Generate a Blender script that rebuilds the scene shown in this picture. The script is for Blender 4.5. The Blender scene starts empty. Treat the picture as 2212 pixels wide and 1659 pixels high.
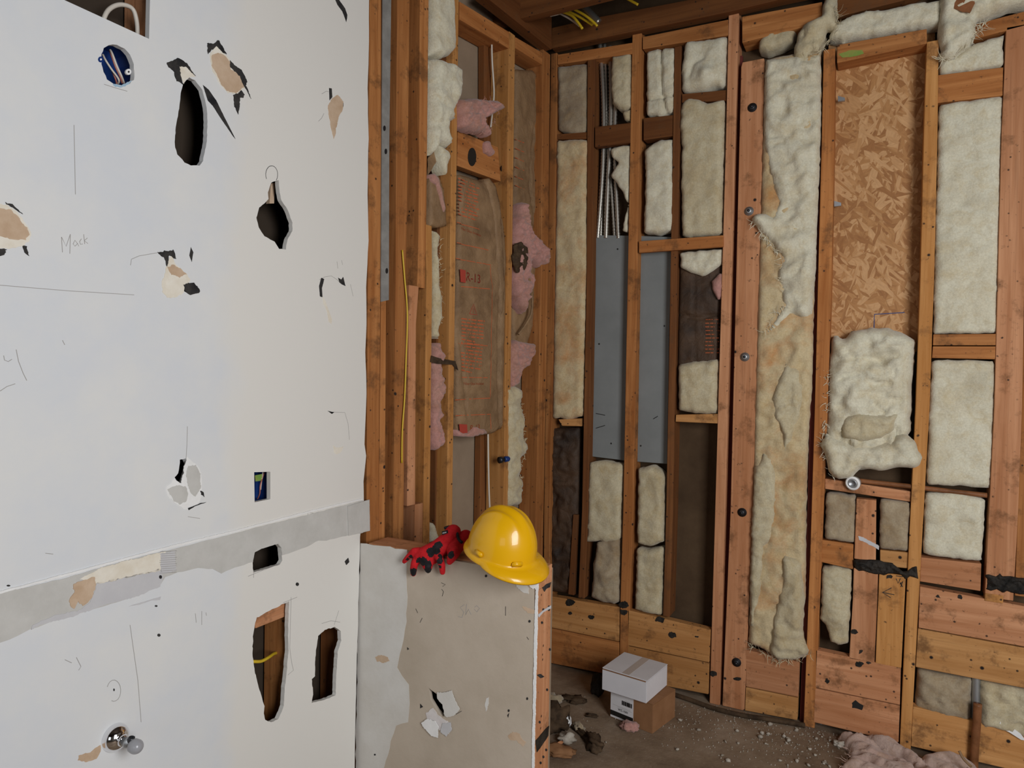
import bpy, bmesh, math, random
import numpy as np
from mathutils import Vector, Matrix, noise, geometry
random.seed(7)
C = bpy.context.scene.collection
# ------------------------------------------------------------------ camera, world, light
F, CX, CY, H = 1484.0, 1106.0, 829.5, 1.30
K = H / 1.2
YAW = math.radians(118.3)
f0 = Vector((math.cos(YAW), math.sin(YAW), 0)); r0 = Vector((f0.y, -f0.x, 0))
pit = math.atan(28 / F)
fwd = (f0 * math.cos(pit) - Vector((0, 0, 1)) * math.sin(pit)).normalized()
up0 = r0.cross(fwd).normalized()
th = math.atan(0.0169)
cr = r0 * math.cos(th) + up0 * math.sin(th)
cu = up0 * math.cos(th) - r0 * math.sin(th)
CAM = Vector((0, 0, H))
cam = bpy.data.cameras.new('camera'); cam.sensor_width = 36; cam.lens = F / 2212 * 36; cam.clip_start = 0.02
co = bpy.data.objects.new('camera', cam); C.objects.link(co)
co.matrix_world = Matrix(((cr.x, cu.x, -fwd.x, 0), (cr.y, cu.y, -fwd.y, 0), (cr.z, cu.z, -fwd.z, H), (0, 0, 0, 1)))
S = bpy.context.scene; S.camera = co
S.view_settings.view_transform = 'Standard'; S.view_settings.look = 'None'
S.view_settings.exposure = -0.14; S.view_settings.gamma = 1.0; S.view_settings.use_curve_mapping = False
w = bpy.data.worlds.new('world'); S.world = w; w.use_nodes = True
w.node_tree.nodes['Background'].inputs[0].default_value = (0.80, 0.87, 1.0, 1)
w.node_tree.nodes['Background'].inputs[1].default_value = 0.03
def area_light(name, loc, tgt, sx, sy, power, col):
    l = bpy.data.lights.new(name, 'AREA'); l.shape = 'RECTANGLE'; l.size = sx; l.size_y = sy
    l.energy = power; l.color = col
    o = bpy.data.objects.new(name, l); C.objects.link(o); o.location = loc
    d = Vector(tgt) - Vector(loc); o.rotation_euler = d.to_track_quat('-Z', 'Y').to_euler()
    return o
area_light('daylight_window_near', (1.35, 0.15, 1.55), (-0.9, 2.0, 1.05), 0.9, 1.35, 70, (0.95, 0.97, 1.0))
area_light('fill_light', (0.3, -2.3, 1.5), (-0.6, 1.6, 1.0), 1.2, 1.3, 8, (0.90, 0.95, 1.0))  # added soft fill, not a window of the room

# ------------------------------------------------------------------ geometry helpers
def ray(px, py):
    return (fwd + cr * ((px - CX) / F) - cu * ((py - CY) / F)).normalized()
UP = Vector((0, 0, 1))
WORLD = {}
class Plane:
    def __init__(s, O, e):
        s.O = Vector((O.x, O.y, 0)); s.e = e.normalized(); s.n = Vector((s.e.y, -s.e.x, 0))
    def hit(s, px, py, off=0.0):
        d = ray(px, py); t = ((s.O + s.n * off - CAM).dot(s.n)) / d.dot(s.n)
        p = CAM + d * t
        return ((p - s.O).dot(s.e), p.z)
    def poly(s, pts, off=0.0): return [s.hit(x, y, off) for x, y in pts]
    def world(s, u, v, w=0.0): return s.O + s.e * u + UP * v + s.n * w
    def mat(s, u, v, w=0.0):
        o = s.world(u, v, w); e, n = s.e, s.n
        return Matrix(((e.x, -n.x, 0, o.x), (e.y, -n.y, 0, o.y), (0, 0, 1, o.z), (0, 0, 0, 1)))
def lat(l, d): return K * (r0 * l + f0 * d)
PB = Plane(lat(.158, 2.80), Vector((1, 0, 0)))            # stud wall facing the room
PA = Plane(lat(-.414, 1.945), r0 * .556 + f0 * .831)       # stud wall on the left
PD = Plane(lat(-.414, 1.945), r0 * .443 + f0 * .896)       # boarded wall on the left
PD.O += PD.n * 0.0127
uu, vv = PD.hit(777, 1300); PC = Plane(PD.world(uu, 0), Vector((1, 0, 0)))   # half wall front face
def hz(px, py, z):
    d = ray(px, py); return CAM + d * ((z - CAM.z) / d.z)

def link(name, me, mat, M, parent=None, smooth=False):
    o = bpy.data.objects.new(name, me); C.objects.link(o); o.matrix_basis = M.copy()
    if parent is not None:
        o.parent = parent; o.matrix_parent_inverse = WORLD[parent.name].inverted()
    WORLD[o.name] = M.copy()
    if mat is not None: me.materials.append(mat)
    if smooth:
        for p in me.polygons: p.use_smooth = True
    return o
def tag(o, label, cat, group=None, kind=None):
    if label: o['label'] = label
    if cat: o['category'] = cat
    if group: o['group'] = group
    if kind: o['kind'] = kind
    return o
def empty(name, loc, label, cat, group=None):
    o = bpy.data.objects.new(name, None); C.objects.link(o); o.location = loc; o.empty_display_size = .05
    WORLD[o.name] = Matrix.Translation(loc)
    return tag(o, label, cat, group)

def rag(poly, amp, step, seed=0):
    """torn outline: resample and push every point by noise"""
    out = []; n = len(poly)
    for i in range(n):
        a = Vector(poly[i]); b = Vector(poly[(i + 1) % n]); L = (b - a).length; k = max(1, int(L / step))
        for j in range(k):
            p = a.lerp(b, j / k)
            q = Vector((p.x * 60 + seed, p.y * 60, seed * 1.7))
            d1 = noise.noise(q) + .9 * noise.noise(q * 4.1); d2 = noise.noise(q + Vector((31, 7, 5))) + .9 * noise.noise(q * 3.7 + Vector((3, 9, 1)))
            out.append((p.x + d1 * amp, p.y + d2 * amp))
    return out
def pip(pt, poly):
    x, y = pt; c = False; j = len(poly) - 1
    for i in range(len(poly)):
        xi, yi = poly[i]; xj, yj = poly[j]
        if (yi > y) != (yj > y) and x < (xj - xi) * (y - yi) / (yj - yi) + xi: c = not c
        j = i
    return c
def cdt(outer, holes=()):
    vs = []; es = []
    for L in [outer, *holes]:
        b = len(vs); vs += [Vector(p) for p in L]; es += [(b + i, b + (i + 1) % len(L)) for i in range(len(L))]
    ov, oe, of, *_ = geometry.delaunay_2d_cdt(vs, es, [], 0, 1e-6)
    keep = []
    for f in of:
        c = (sum(ov[i].x for i in f) / 3, sum(ov[i].y for i in f) / 3)
        if pip(c, outer) and not any(pip(c, h) for h in holes): keep.append(f)
    return [(v.x, v.y) for v in ov], keep
def prism_mesh(name, outer, holes, depth, o2, front=0.0):
    """local coords: X along the wall, Y into the wall, Z up"""
    vs, fs = cdt(outer, holes); u0, v0 = o2
    n = len(vs)
    V = [(u - u0, -front, v - v0) for u, v in vs] + [(u - u0, depth - front, v - v0) for u, v in vs]
    Fc = []; ec = {}
    for f in fs:
        a, b, c = f
        ar = (vs[b][0] - vs[a][0]) * (vs[c][1] - vs[a][1]) - (vs[b][1] - vs[a][1]) * (vs[c][0] - vs[a][0])
        if ar < 0: a, b, c = a, c, b
        Fc.append((a, b, c)); Fc.append((a + n, c + n, b + n))
        for e in ((a, b), (b, c), (c, a)): ec[e] = 1
    for (a, b) in list(ec):
        if (b, a) not in ec: Fc.append((a, a + n, b + n, b))
    me = bpy.data.meshes.new(name); me.from_pydata(V, [], Fc); me.update()
    bm = bmesh.new(); bm.from_mesh(me); bmesh.ops.recalc_face_normals(bm, faces=bm.faces)
    bmesh.ops.dissolve_limit(bm, angle_limit=.01, verts=bm.verts, edges=bm.edges) if len(outer) < 14 and not holes else None
    bm.to_mesh(me); bm.free()
    return me
def slab(P, name, outer, depth, mat, off=0.0, holes=(), parent=None, bevel=0.0):
    us = [p[0] for p in outer]; v0 = min(p[1] for p in outer); u0 = sum(us) / len(us)
    me = prism_mesh(name, outer, holes, depth, (u0, v0))
    o = link(name, me, mat, P.mat(u0, v0, off), parent)
    if bevel:
        b = o.modifiers.new('bevel', 'BEVEL'); b.width = bevel; b.segments = 2; b.limit_method = 'ANGLE'; b.angle_limit = .6
    return o
REG = []
def board(P, name, label, cat, px, depth, mat, off=0.0, group=None, parent=None):
    o = slab(P, name, P.poly(px, off), depth, mat, off, parent=parent, bevel=.002); REG.append((P, o, P.poly(px, off)))
    return tag(o, label, cat, group)
def stud(P, name, label, rows, mat, floor=False, depth=.089, off=0.0, group=None, cat='stud'):
    """rows: (y, left x, right x) in photo pixels from the top down"""
    L = [P.hit(xl, y, off) for y, xl, xr in rows]; R = [P.hit(xr, y, off) for y, xl, xr in rows]
    for i in range(len(rows)):
        z = (L[i][1] + R[i][1]) / 2
        L[i] = (L[i][0], z); R[i] = (R[i][0], z)
    if floor:
        def ext(A):
            (u1, v1), (u2, v2) = A[0], A[-1]; k = (u2 - u1) / (v2 - v1); return (u2 - k * v2 * .6, 0.0)
        L.append(ext(L)); R.append(ext(R))
    o = slab(P, name, L + R[::-1], depth, mat, off, bevel=.0022); REG.append((P, o, L + R[::-1]))
    return tag(o, label, cat, group)
def strip(P, pts, wd, off=0.0, thick=.0006):
    """hand-drawn line as a narrow closed ribbon (list of small quads merged) in plane coords"""
    uv = [Vector(p) for p in P.poly(pts, off)]; A = []; B = []
    for i, p in enumerate(uv):
        a = uv[max(0, i - 1)]; b = uv[min(len(uv) - 1, i + 1)]; d = (b - a)
        if d.length < 1e-7: d = Vector((1, 0))
        d.normalize(); nrm = Vector((-d.y, d.x)) * wd * .5
        A.append(p + nrm); B.append(p - nrm)
    return A, B
def marks(P, name, strokes, wd, mat, off=.0004, parent=None, label=None, wrap=None):
    if wrap:
        ns = []
        for st in strokes:
            q = []
            for a, b in zip(st, st[1:]):
                k = max(1, int(math.hypot(b[0] - a[0], b[1] - a[1]) / 7)); q += [(a[0] + (b[0] - a[0]) * i / k, a[1] + (b[1] - a[1]) * i / k) for i in range(k)]
            ns.append(q + [st[-1]])
        strokes = ns
    bm = bmesh.new(); u0, v0 = P.hit(*strokes[0][0], off)
    for st in strokes:
        A, B = strip(P, st, wd, off)
        va = [(bm.verts.new((p.x - u0, 0, p.y - v0)), bm.verts.new((p.x - u0, .0012, p.y - v0))) for p in A]
        vb = [(bm.verts.new((p.x - u0, 0, p.y - v0)), bm.verts.new((p.x - u0, .0012, p.y - v0))) for p in B]
        for i in range(len(A) - 1):
            bm.faces.new((va[i][0], va[i + 1][0], vb[i + 1][0], vb[i][0]))
            bm.faces.new((va[i][0], va[i][1], va[i + 1][1], va[i + 1][0]))
            bm.faces.new((vb[i][0], vb[i + 1][0], vb[i + 1][1], vb[i][1]))
    me = bpy.data.meshes.new(name); bmesh.ops.recalc_face_normals(bm, faces=bm.faces); bm.to_mesh(me); bm.free()
    o = link(name, me, mat, P.mat(u0, v0, off), parent)
    if label: o['label'] = label
    if wrap: cling(o, wrap)
    return o
def cling(o, target):
    m_ = o.modifiers.new('cling', 'SHRINKWRAP'); m_.wrap_method = 'PROJECT'; m_.target = target; m_.offset = .0006
    m_.use_project_y = True; m_.use_positive_direction = True; m_.use_negative_direction = True
def arc(cx, cy, rx, ry, a0, a1, n=14):
    return [(cx + rx * math.cos(math.radians(a0 + (a1 - a0) * i / n)), cy + ry * math.sin(math.radians(a0 + (a1 - a0) * i / n))) for i in range(n + 1)]

def tube_mesh(name, pts, r, seg=10, ring=0.0, ringstep=0.006):
    """swept tube through world points, Catmull-Rom smoothed; ring>0 gives a corrugated conduit"""
    P_ = [Vector(p) for p in pts]; Q = []
    for i in range(len(P_) - 1):
        a = P_[max(i - 1, 0)]; b = P_[i]; c = P_[i + 1]; d = P_[min(i + 2, len(P_) - 1)]
        k = max(4, int((c - b).length / (ringstep / 2))) if ring else 6
        for j in range(k):
            t = j / k
            Q.append(.5 * ((2 * b) + (c - a) * t + (2 * a - 5 * b + 4 * c - d) * t * t + (3 * b - a - 3 * c + d) * t ** 3))
    Q.append(P_[-1])
    bm = bmesh.new(); prev = None; rings = []
    t0 = (Q[1] - Q[0]).normalized(); nx = t0.orthogonal().normalized()
    for i, p in enumerate(Q):
        t = (Q[min(i + 1, len(Q) - 1)] - Q[max(i - 1, 0)]).normalized()
        nx = (nx - t * nx.dot(t)).normalized(); ny = t.cross(nx)
        rr = r * (1 + (ring if i % 2 else 0))
        rings.append([bm.verts.new(p + (nx * math.cos(2 * math.pi * k / seg) + ny * math.sin(2 * math.pi * k / seg)) * rr) for k in range(seg)])
    for a, b in zip(rings, rings[1:]):
        for k in range(seg): bm.faces.new((a[k], a[(k + 1) % seg], b[(k + 1) % seg], b[k]))
    bm.faces.new(rings[0][::-1]); bm.faces.new(rings[-1])
    me = bpy.data.meshes.new(name); bmesh.ops.recalc_face_normals(bm, faces=bm.faces)
    bm.to_mesh(me); bm.free(); return me
def tube(name, pts, r, mat, parent=None, label=None, cat=None, group=None, ring=0.0, ringstep=.006, seg=10):
    o0 = Vector(pts[-1]); me = tube_mesh(name, [Vector(p) - o0 for p in pts], r, seg, ring, ringstep)
    o = link(name, me, mat, Matrix.Translation(o0), parent, smooth=True)
    return tag(o, label, cat, group)
def ptube(P, name, px, off, r, mat, **k):
    """px: (x, y[, off]) photo pixels on plane P"""
    pts = []
    for q in px:
        w_ = q[2] if len(q) > 2 else off
        u, v = P.hit(q[0], q[1], w_); pts.append(P.world(u, v, w_))
    return tube(name, pts, r, mat, **k)
def lathe(name, prof, M, mat, parent=None, seg=32):
    """prof: (radius, height) along local Z"""
    bm = bmesh.new(); R = []
    for r, z in prof:
        R.append([bm.verts.new((max(r, 1e-5) * math.cos(2 * math.pi * k / seg), max(r, 1e-5) * math.sin(2 * math.pi * k / seg), z)) for k in range(seg)])
    for a, b in zip(R, R[1:]):
        for k in range(seg): bm.faces.new((a[k], a[(k + 1) % seg], b[(k + 1) % seg], b[k]))
    bm.faces.new(R[0][::-1]); bm.faces.new(R[-1])
    bmesh.ops.recalc_face_normals(bm, faces=bm.faces)
    me = bpy.data.meshes.new(name); bm.to_mesh(me); bm.free()
    return link(name, me, mat, M, parent, smooth=True)
def frame(loc, z, x=None):
    z = z.normalized(); x = (x or z.orthogonal()); x = (x - z * x.dot(z)).normalized(); y = z.cross(x)
    return Matrix(((x.x, y.x, z.x, loc.x), (x.y, y.y, z.y, loc.y), (x.z, y.z, z.z, loc.z), (0, 0, 0, 1)))

def batt(P, name, px, mat, off=-.012, thick=.05, puff=.013, rad=.025, amp=.007, fold=.0, freq=1.3, ragamp=.004, res=None,
         seed=0, bulges=(), creases=(), parent=None, label=None, cat='insulation', group=None, uv=None):
    """soft pad grown on a wall plane: torn outline, rounded rim, lumps, folds and creases"""
    poly = uv if uv else P.poly(px, off)
    poly = rag(poly, ragamp, .014, seed)
    A = np.array(poly); mn = A.min(0); mx = A.max(0); s = res or max(.0045, min(.009, float(min(mx - mn)) / 16))
    nx = int((mx[0] - mn[0]) / s) + 3; nz = int((mx[1] - mn[1]) / s) + 3
    X = mn[0] - s + np.arange(nx + 1) * s; Z = mn[1] - s + np.arange(nz + 1) * s
    GX, GZ = np.meshgrid(X, Z, indexing='ij'); pts = np.stack([GX.ravel(), GZ.ravel()], 1)
    B = np.roll(A, -1, 0)
    # nearest boundary point and inside test
    best = np.full(len(pts), 1e9); near = pts.copy(); inside = np.zeros(len(pts), bool)
    for a, b in zip(A, B):
        d = b - a; L2 = max(float(d @ d), 1e-12); t = np.clip(((pts - a) @ d) / L2, 0, 1)
        q = a + t[:, None] * d; dd = np.hypot(*(pts - q).T); m = dd < best
        best[m] = dd[m]; near[m] = q[m]
        if a[1] != b[1]:
            cr_ = ((a[1] > pts[:, 1]) != (b[1] > pts[:, 1])) & (pts[:, 0] < (b[0] - a[0]) * (pts[:, 1] - a[1]) / (b[1] - a[1]) + a[0])
            inside ^= cr_
    ok = inside | (best < s * .35)
    ok = ok.reshape(nx + 1, nz + 1)
    cell = ok[:-1, :-1] & ok[1:, :-1] & ok[:-1, 1:] & ok[1:, 1:]
    idx = {}; V = []; faces = []; u0 = float(A[:, 0].mean()); v0 = float(mn[1])
    best = best.reshape(nx + 1, nz + 1); near = near.reshape(nx + 1, nz + 1, 2)
    used = np.zeros_like(ok); used[:-1, :-1] |= cell; used[1:, :-1] |= cell; used[:-1, 1:] |= cell; used[1:, 1:] |= cell
    full = np.zeros_like(ok); full[1:-1, 1:-1] = cell[:-1, :-1] & cell[1:, :-1] & cell[:-1, 1:] & cell[1:, 1:]
    bl = [(P.hit(x, y, off), r_, h_) for x, y, r_, h_ in bulges]
    cl = [([Vector(p) for p in P.poly(c[0], off)], c[1], c[2]) for c in creases]
    for i, j in zip(*np.nonzero(used)):
        u, v = X[i], Z[j]; d = best[i, j]; edge = not full[i, j]
        if edge and d < s * 1.6: u, v = near[i, j]; d = 0
        t = min(d / rad, 1); h = puff * math.sqrt(max(0, 1 - (1 - t) ** 2))
        q = Vector((u * 14 * freq + seed * 3.3, v * 14 * freq, seed))
        nn = noise.fractal(q, .9, 2.1, 4, noise_basis='PERLIN_ORIGINAL')
        h += amp * nn * min(1, .25 + t)
        if fold:
            q2 = Vector((u * 9 * freq + .8 * nn, v * 16 * freq + seed, seed * 2.2))
            h += fold * (1 - abs(noise.noise(q2)) * 3.0) * t
        for (cu_, cv_), r_, h_ in bl:
            g = math.exp(-((u - cu_) ** 2 + (v - cv_) ** 2) / (r_ * r_)); h += h_ * g
        for c, wd, dp in cl:
            m = 9
            p = Vector((u, v))
            for a, b in zip(c, c[1:]):
                e = b - a; tt = max(0, min(1, (p - a).dot(e) / e.dot(e))); m = min(m, (p - a - e * tt).length)
            h -= dp * math.exp(-(m / wd) ** 2)
        idx[(i, j)] = len(V); V.append((u - u0, -h, v - v0))
    n = len(V)
    ec = {}
    for i, j in zip(*np.nonzero(cell)):
        f = (idx[(i, j)], idx[(i + 1, j)], idx[(i + 1, j + 1)], idx[(i, j + 1)]); faces.append(f)
        for k in range(4): ec[(f[k], f[(k + 1) % 4])] = 1
    back = {}
    for (a, b) in ec:
        if (b, a) in ec: continue
        for q in (a, b):
            if q not in back: back[q] = len(V); V.append((V[q][0], thick, V[q][2]))
        faces.append((a, back[a], back[b], b))
    me = bpy.data.meshes.new(name); me.from_pydata(V, [], faces); me.update()
    bm = bmesh.new(); bm.from_mesh(me); bmesh.ops.recalc_face_normals(bm, faces=bm.faces); bm.to_mesh(me); bm.free()
    o = link(name, me, mat, P.mat(u0, v0, off), parent, smooth=True)
    if parent is None: tag(o, label, cat, group)
    elif label: o['label'] = label
    return o
def fibres(P, name, px, count, mat, parent, ln=.03, off=.0, seed=1, wd=.0012):
    """loose torn wisps along a line of photo points"""
    rnd = random.Random(seed); uv = P.poly(px, off); bm = bmesh.new(); u0, v0 = uv[0]
    for _ in range(count):
        i = rnd.randrange(len(uv) - 1); t = rnd.random()
        u = uv[i][0] * (1 - t) + uv[i + 1][0] * t; v = uv[i][1] * (1 - t) + uv[i + 1][1] * t
        a = rnd.uniform(0, 6.28); l = ln * rnd.uniform(.4, 1.2); cu_ = rnd.uniform(-1.5, 1.5); yy = rnd.uniform(-.012, .006); pv = None
        for k in range(5):
            f = k / 4; ww = wd * (1 - f * .8)
            x = u - u0; z = v - v0
            q = [bm.verts.new((x - math.sin(a) * ww, yy, z + math.cos(a) * ww)), bm.verts.new((x + math.sin(a) * ww, yy - ww, z - math.cos(a) * ww))]
            if pv: bm.faces.new((pv[0], pv[1], q[1], q[0]))
            pv = q; u += math.cos(a) * l / 4; v += math.sin(a) * l / 4; a += cu_ / 4; yy += rnd.uniform(-.005, .003)
    me = bpy.data.meshes.new(name); bm.to_mesh(me); bm.free()
    o = link(name, me, mat, P.mat(u0, v0, off), parent); o['kind'] = 'stuff'; return o

# ------------------------------------------------------------------ materials
def newmat(name):
    m = bpy.data.materials.new(name); m.use_nodes = True; nt = m.node_tree; b = nt.nodes['Principled BSDF']
    return m, nt, b
def N(nt, t, **k):
    n = nt.nodes.new(t)
    for a, v in k.items(): setattr(n, a, v)
    return n
def ramp(nt, fac, stops):
    r = N(nt, 'ShaderNodeValToRGB'); e = r.color_ramp.elements
    while len(e) < len(stops): e.new(.5)
    for i, (p, c) in enumerate(stops): e[i].position = p; e[i].color = (*c, 1) if len(c) == 3 else c
    nt.links.new(fac, r.inputs[0]); return r.outputs[0]
def mix(nt, fac, a, b, mode='MIX'):
    m = N(nt, 'ShaderNodeMix', data_type='RGBA', blend_type=mode)
    for s, v in ((m.inputs[0], fac), (m.inputs[6], a), (m.inputs[7], b)):
        if hasattr(v, 'is_linked'): nt.links.new(v, s)
        elif isinstance(v, tuple): s.default_value = (*v, 1)
        else: s.default_value = v
    return m.outputs[2]
def coords(nt, scale=(1, 1, 1), rnd=True):
    tc = N(nt, 'ShaderNodeTexCoord'); mp = N(nt, 'ShaderNodeMapping'); mp.inputs['Scale'].default_value = scale
    nt.links.new(tc.outputs['Object'], mp.inputs['Vector'])
    if rnd:
        oi = N(nt, 'ShaderNodeObjectInfo'); ml = N(nt, 'ShaderNodeMath', operation='MULTIPLY'); ml.inputs[1].default_value = 37
        nt.links.new(oi.outputs['Random'], ml.inputs[0]); nt.links.new(ml.outputs[0], mp.inputs['Location'])
    return mp.outputs[0]
def noi(nt, vec, sc, det=5, rough=.55, dist=0):
    n = N(nt, 'ShaderNodeTexNoise'); n.inputs['Scale'].default_value = sc; n.inputs['Detail'].default_value = det
    n.inputs['Roughness'].default_value = rough; n.inputs['Distortion'].default_value = dist
    nt.links.new(vec, n.inputs['Vector']); return n.outputs['Fac']
def bump(nt, b, h, st, dist=.002):
    n = N(nt, 'ShaderNodeBump'); n.inputs['Strength'].default_value = st; n.inputs['Distance'].default_value = dist
    nt.links.new(h, n.inputs['Height']); nt.links.new(n.outputs[0], b.inputs['Normal'])
def plain(name, col, rough=.6, metal=0, spec=.5, trans=0, coat=0):
    m, nt, b = newmat(name); b.inputs['Base Color'].default_value = (*col, 1); b.inputs['Roughness'].default_value = rough
    b.inputs['Metallic'].default_value = metal; b.inputs['Specular IOR Level'].default_value = spec
    b.inputs['Transmission Weight'].default_value = trans; b.inputs['Coat Weight'].default_value = coat
    return m
def wood(name, lo, hi, axis='Z', dirt=.5, nails=True):
    m, nt, b = newmat(name)
    sc = (26, 26, 1.3) if axis == 'Z' else (1.3, 26, 26)
    v = coords(nt, sc); g = noi(nt, v, 1.6, 7, .6, .6)
    v2 = coords(nt, (3, 3, .5) if axis == 'Z' else (.5, 3, 3)); big = noi(nt, v2, 2.2, 3)
    c = ramp(nt, g, [(.3, lo), (.5, tuple((a + c_) / 2 for a, c_ in zip(lo, hi))), (.68, hi)])
    c = mix(nt, ramp(nt, big, [(.35, (0, 0, 0)), (.7, (.55, .55, .55))]), c, tuple(x * y for x, y in zip(lo, (.75, .62, .45))))
    # dark growth lines
    fine = noi(nt, coords(nt, (120, 120, 2) if axis == 'Z' else (2, 120, 120)), 1.5, 3)
    c = mix(nt, ramp(nt, fine, [(.56, (0, 0, 0)), (.72, (.35, .35, .35))]), c, tuple(x * .55 for x in lo))
    vo = coords(nt, (1, 1, 1))
    # smudges and stains with their own outline
    sm = noi(nt, vo, 9, 6, .7); c = mix(nt, ramp(nt, sm, [(.54, (0, 0, 0)), (.66, (dirt * 1.2,) * 3)]), c, (.13, .055, .02))
    sp_ = noi(nt, vo, 48, 4, .75); c = mix(nt, ramp(nt, sp_, [(.64, (0, 0, 0)), (.70, (.7,) * 3)]), c, (.05, .03, .018))
    if nails:
        for s_, th_, k_ in ((15, .065, 1.0), (34, .09, .9)):
            vr = N(nt, 'ShaderNodeTexVoronoi'); vr.inputs['Scale'].default_value = s_; nt.links.new(vo, vr.inputs['Vector'])
            msk = ramp(nt, noi(nt, vo, 5 + s_ * .3, 2), [(.50, (0, 0, 0)), (.54, (1, 1, 1))]); dots = mix(nt, 1.0, ramp(nt, vr.outputs['Distance'], [(th_, (k_,) * 3), (th_ * 1.7, (0, 0, 0))]), msk, 'MULTIPLY'); c = mix(nt, dots, c, (.018, .012, .010))
    oi = N(nt, 'ShaderNodeObjectInfo'); hs = N(nt, 'ShaderNodeHueSaturation'); mr = N(nt, 'ShaderNodeMapRange')
    mr.inputs['To Min'].default_value = .86; mr.inputs['To Max'].default_value = 1.12
    nt.links.new(oi.outputs['Random'], mr.inputs['Value']); nt.links.new(mr.outputs[0], hs.inputs['Value']); nt.links.new(c, hs.inputs['Color'])
    nt.links.new(hs.outputs[0], b.inputs['Base Color']); b.inputs['Roughness'].default_value = .78; b.inputs['Specular IOR Level'].default_value = .25
    bump(nt, b, g, .5, .003)
    return m
def fluff(name, base, stain, amt=.5, dark=None):
    m, nt, b = newmat(name); v = coords(nt)
    a = noi(nt, v, 7, 6, .65, .4); c = mix(nt, ramp(nt, a, [(.46, (0, 0, 0)), (.74, (amt,) * 3)]), base, stain)
    d = noi(nt, v, 3.5, 5, .6); c = mix(nt, ramp(nt, d, [(.55, (0, 0, 0)), (.78, (amt * .8,) * 3)]), c, dark or tuple(x * .45 for x in base))
    e2 = noi(nt, v, 26, 5, .7, .6); c = mix(nt, ramp(nt, e2, [(.46, (0, 0, 0)), (.72, (.6,) * 3)]), c, tuple(x * y for x, y in zip(base, (.78, .66, .48))))
    f = noi(nt, v, 160, 3, .7); c = mix(nt, .28, c, ramp(nt, f, [(.3, (0.25, .22, .18)), (.7, (1, 1, 1))]), 'MULTIPLY')
    nt.links.new(c, b.inputs['Base Color']); b.inputs['Roughness'].default_value = 1; b.inputs['Specular IOR Level'].default_value = .08
    b.inputs['Sheen Weight'].default_value = .25
    h = N(nt, 'ShaderNodeMath', operation='ADD'); nt.links.new(noi(nt, v, 24, 6, .75, 1.2), h.inputs[0]); nt.links.new(noi(nt, v, 110, 4, .8), h.inputs[1])
    bump(nt, b, h.outputs[0], .5, .0045)
    return m
M = {}
FL, FH = (.32, .112, .028), (.56, .245, .080)
M['fir'] = wood('fir_upright', FL, FH, 'Z', .6); M['firh'] = wood('fir_level', FL, FH, 'X', .6)
M['pink'] = wood('pinkish_fir_upright', (.43, .180, .078), (.66, .33, .17), 'Z', .55); M['pinkh'] = wood('pinkish_fir_level', (.43, .180, .078), (.66, .33, .17), 'X', .6)
M['yel'] = wood('yellow_pine_upright', (.42, .180, .045), (.65, .33, .115), 'Z', .55); M['yelh'] = wood('yellow_pine_level', (.44, .20, .06), (.66, .345, .13), 'X', .6)
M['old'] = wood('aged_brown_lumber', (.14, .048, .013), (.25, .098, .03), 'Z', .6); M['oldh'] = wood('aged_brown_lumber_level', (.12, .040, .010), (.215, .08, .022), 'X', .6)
M['red'] = plain('gap_shade_red', (.12, .018, .012), .8)  # dark red standing for the shade inside narrow gaps
M['wool'] = fluff('white_glass_wool', (.61, .535, .365), (.45, .32, .15), .6)
M['woolw'] = fluff('bright_glass_wool', (.73, .685, .53), (.58, .47, .29), .55)
M['wools'] = fluff('stained_glass_wool', (.64, .515, .31), (.55, .24, .075), 1.0, (.34, .21, .09))
M['woold'] = fluff('dirty_glass_wool', (.44, .355, .24), (.24, .15, .075), .95, (.16, .11, .07))
M['woolp'] = fluff('pink_glass_wool', (.52, .27, .23), (.42, .25, .17), .8, (.12, .05, .035))
M['pinkfloor'] = fluff('pale_pink_glass_wool', (.56, .415, .35), (.48, .30, .25), .6, (.40, .25, .2))
def kraft(name, col, dk):
    m, nt, b = newmat(name); v = coords(nt); a = noi(nt, v, 8, 6, .65, .5)
    c = ramp(nt, a, [(.3, dk), (.62, col)]); nt.links.new(c, b.inputs['Base Color']); b.inputs['Roughness'].default_value = .7
    vr = N(nt, 'ShaderNodeTexVoronoi', feature='DISTANCE_TO_EDGE'); vr.inputs['Scale'].default_value = 13; nt.links.new(v, vr.inputs['Vector'])
    bump(nt, b, noi(nt, v, 18, 6, .7, 1.2), .7, .01); return m
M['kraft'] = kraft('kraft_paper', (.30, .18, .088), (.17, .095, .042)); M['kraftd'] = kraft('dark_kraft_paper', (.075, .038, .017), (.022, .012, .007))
M['print'] = plain('faded_red_ink', (.50, .11, .035), .9)
M['printr'] = plain('red_block_ink', (.38, .045, .025), .9)
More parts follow.
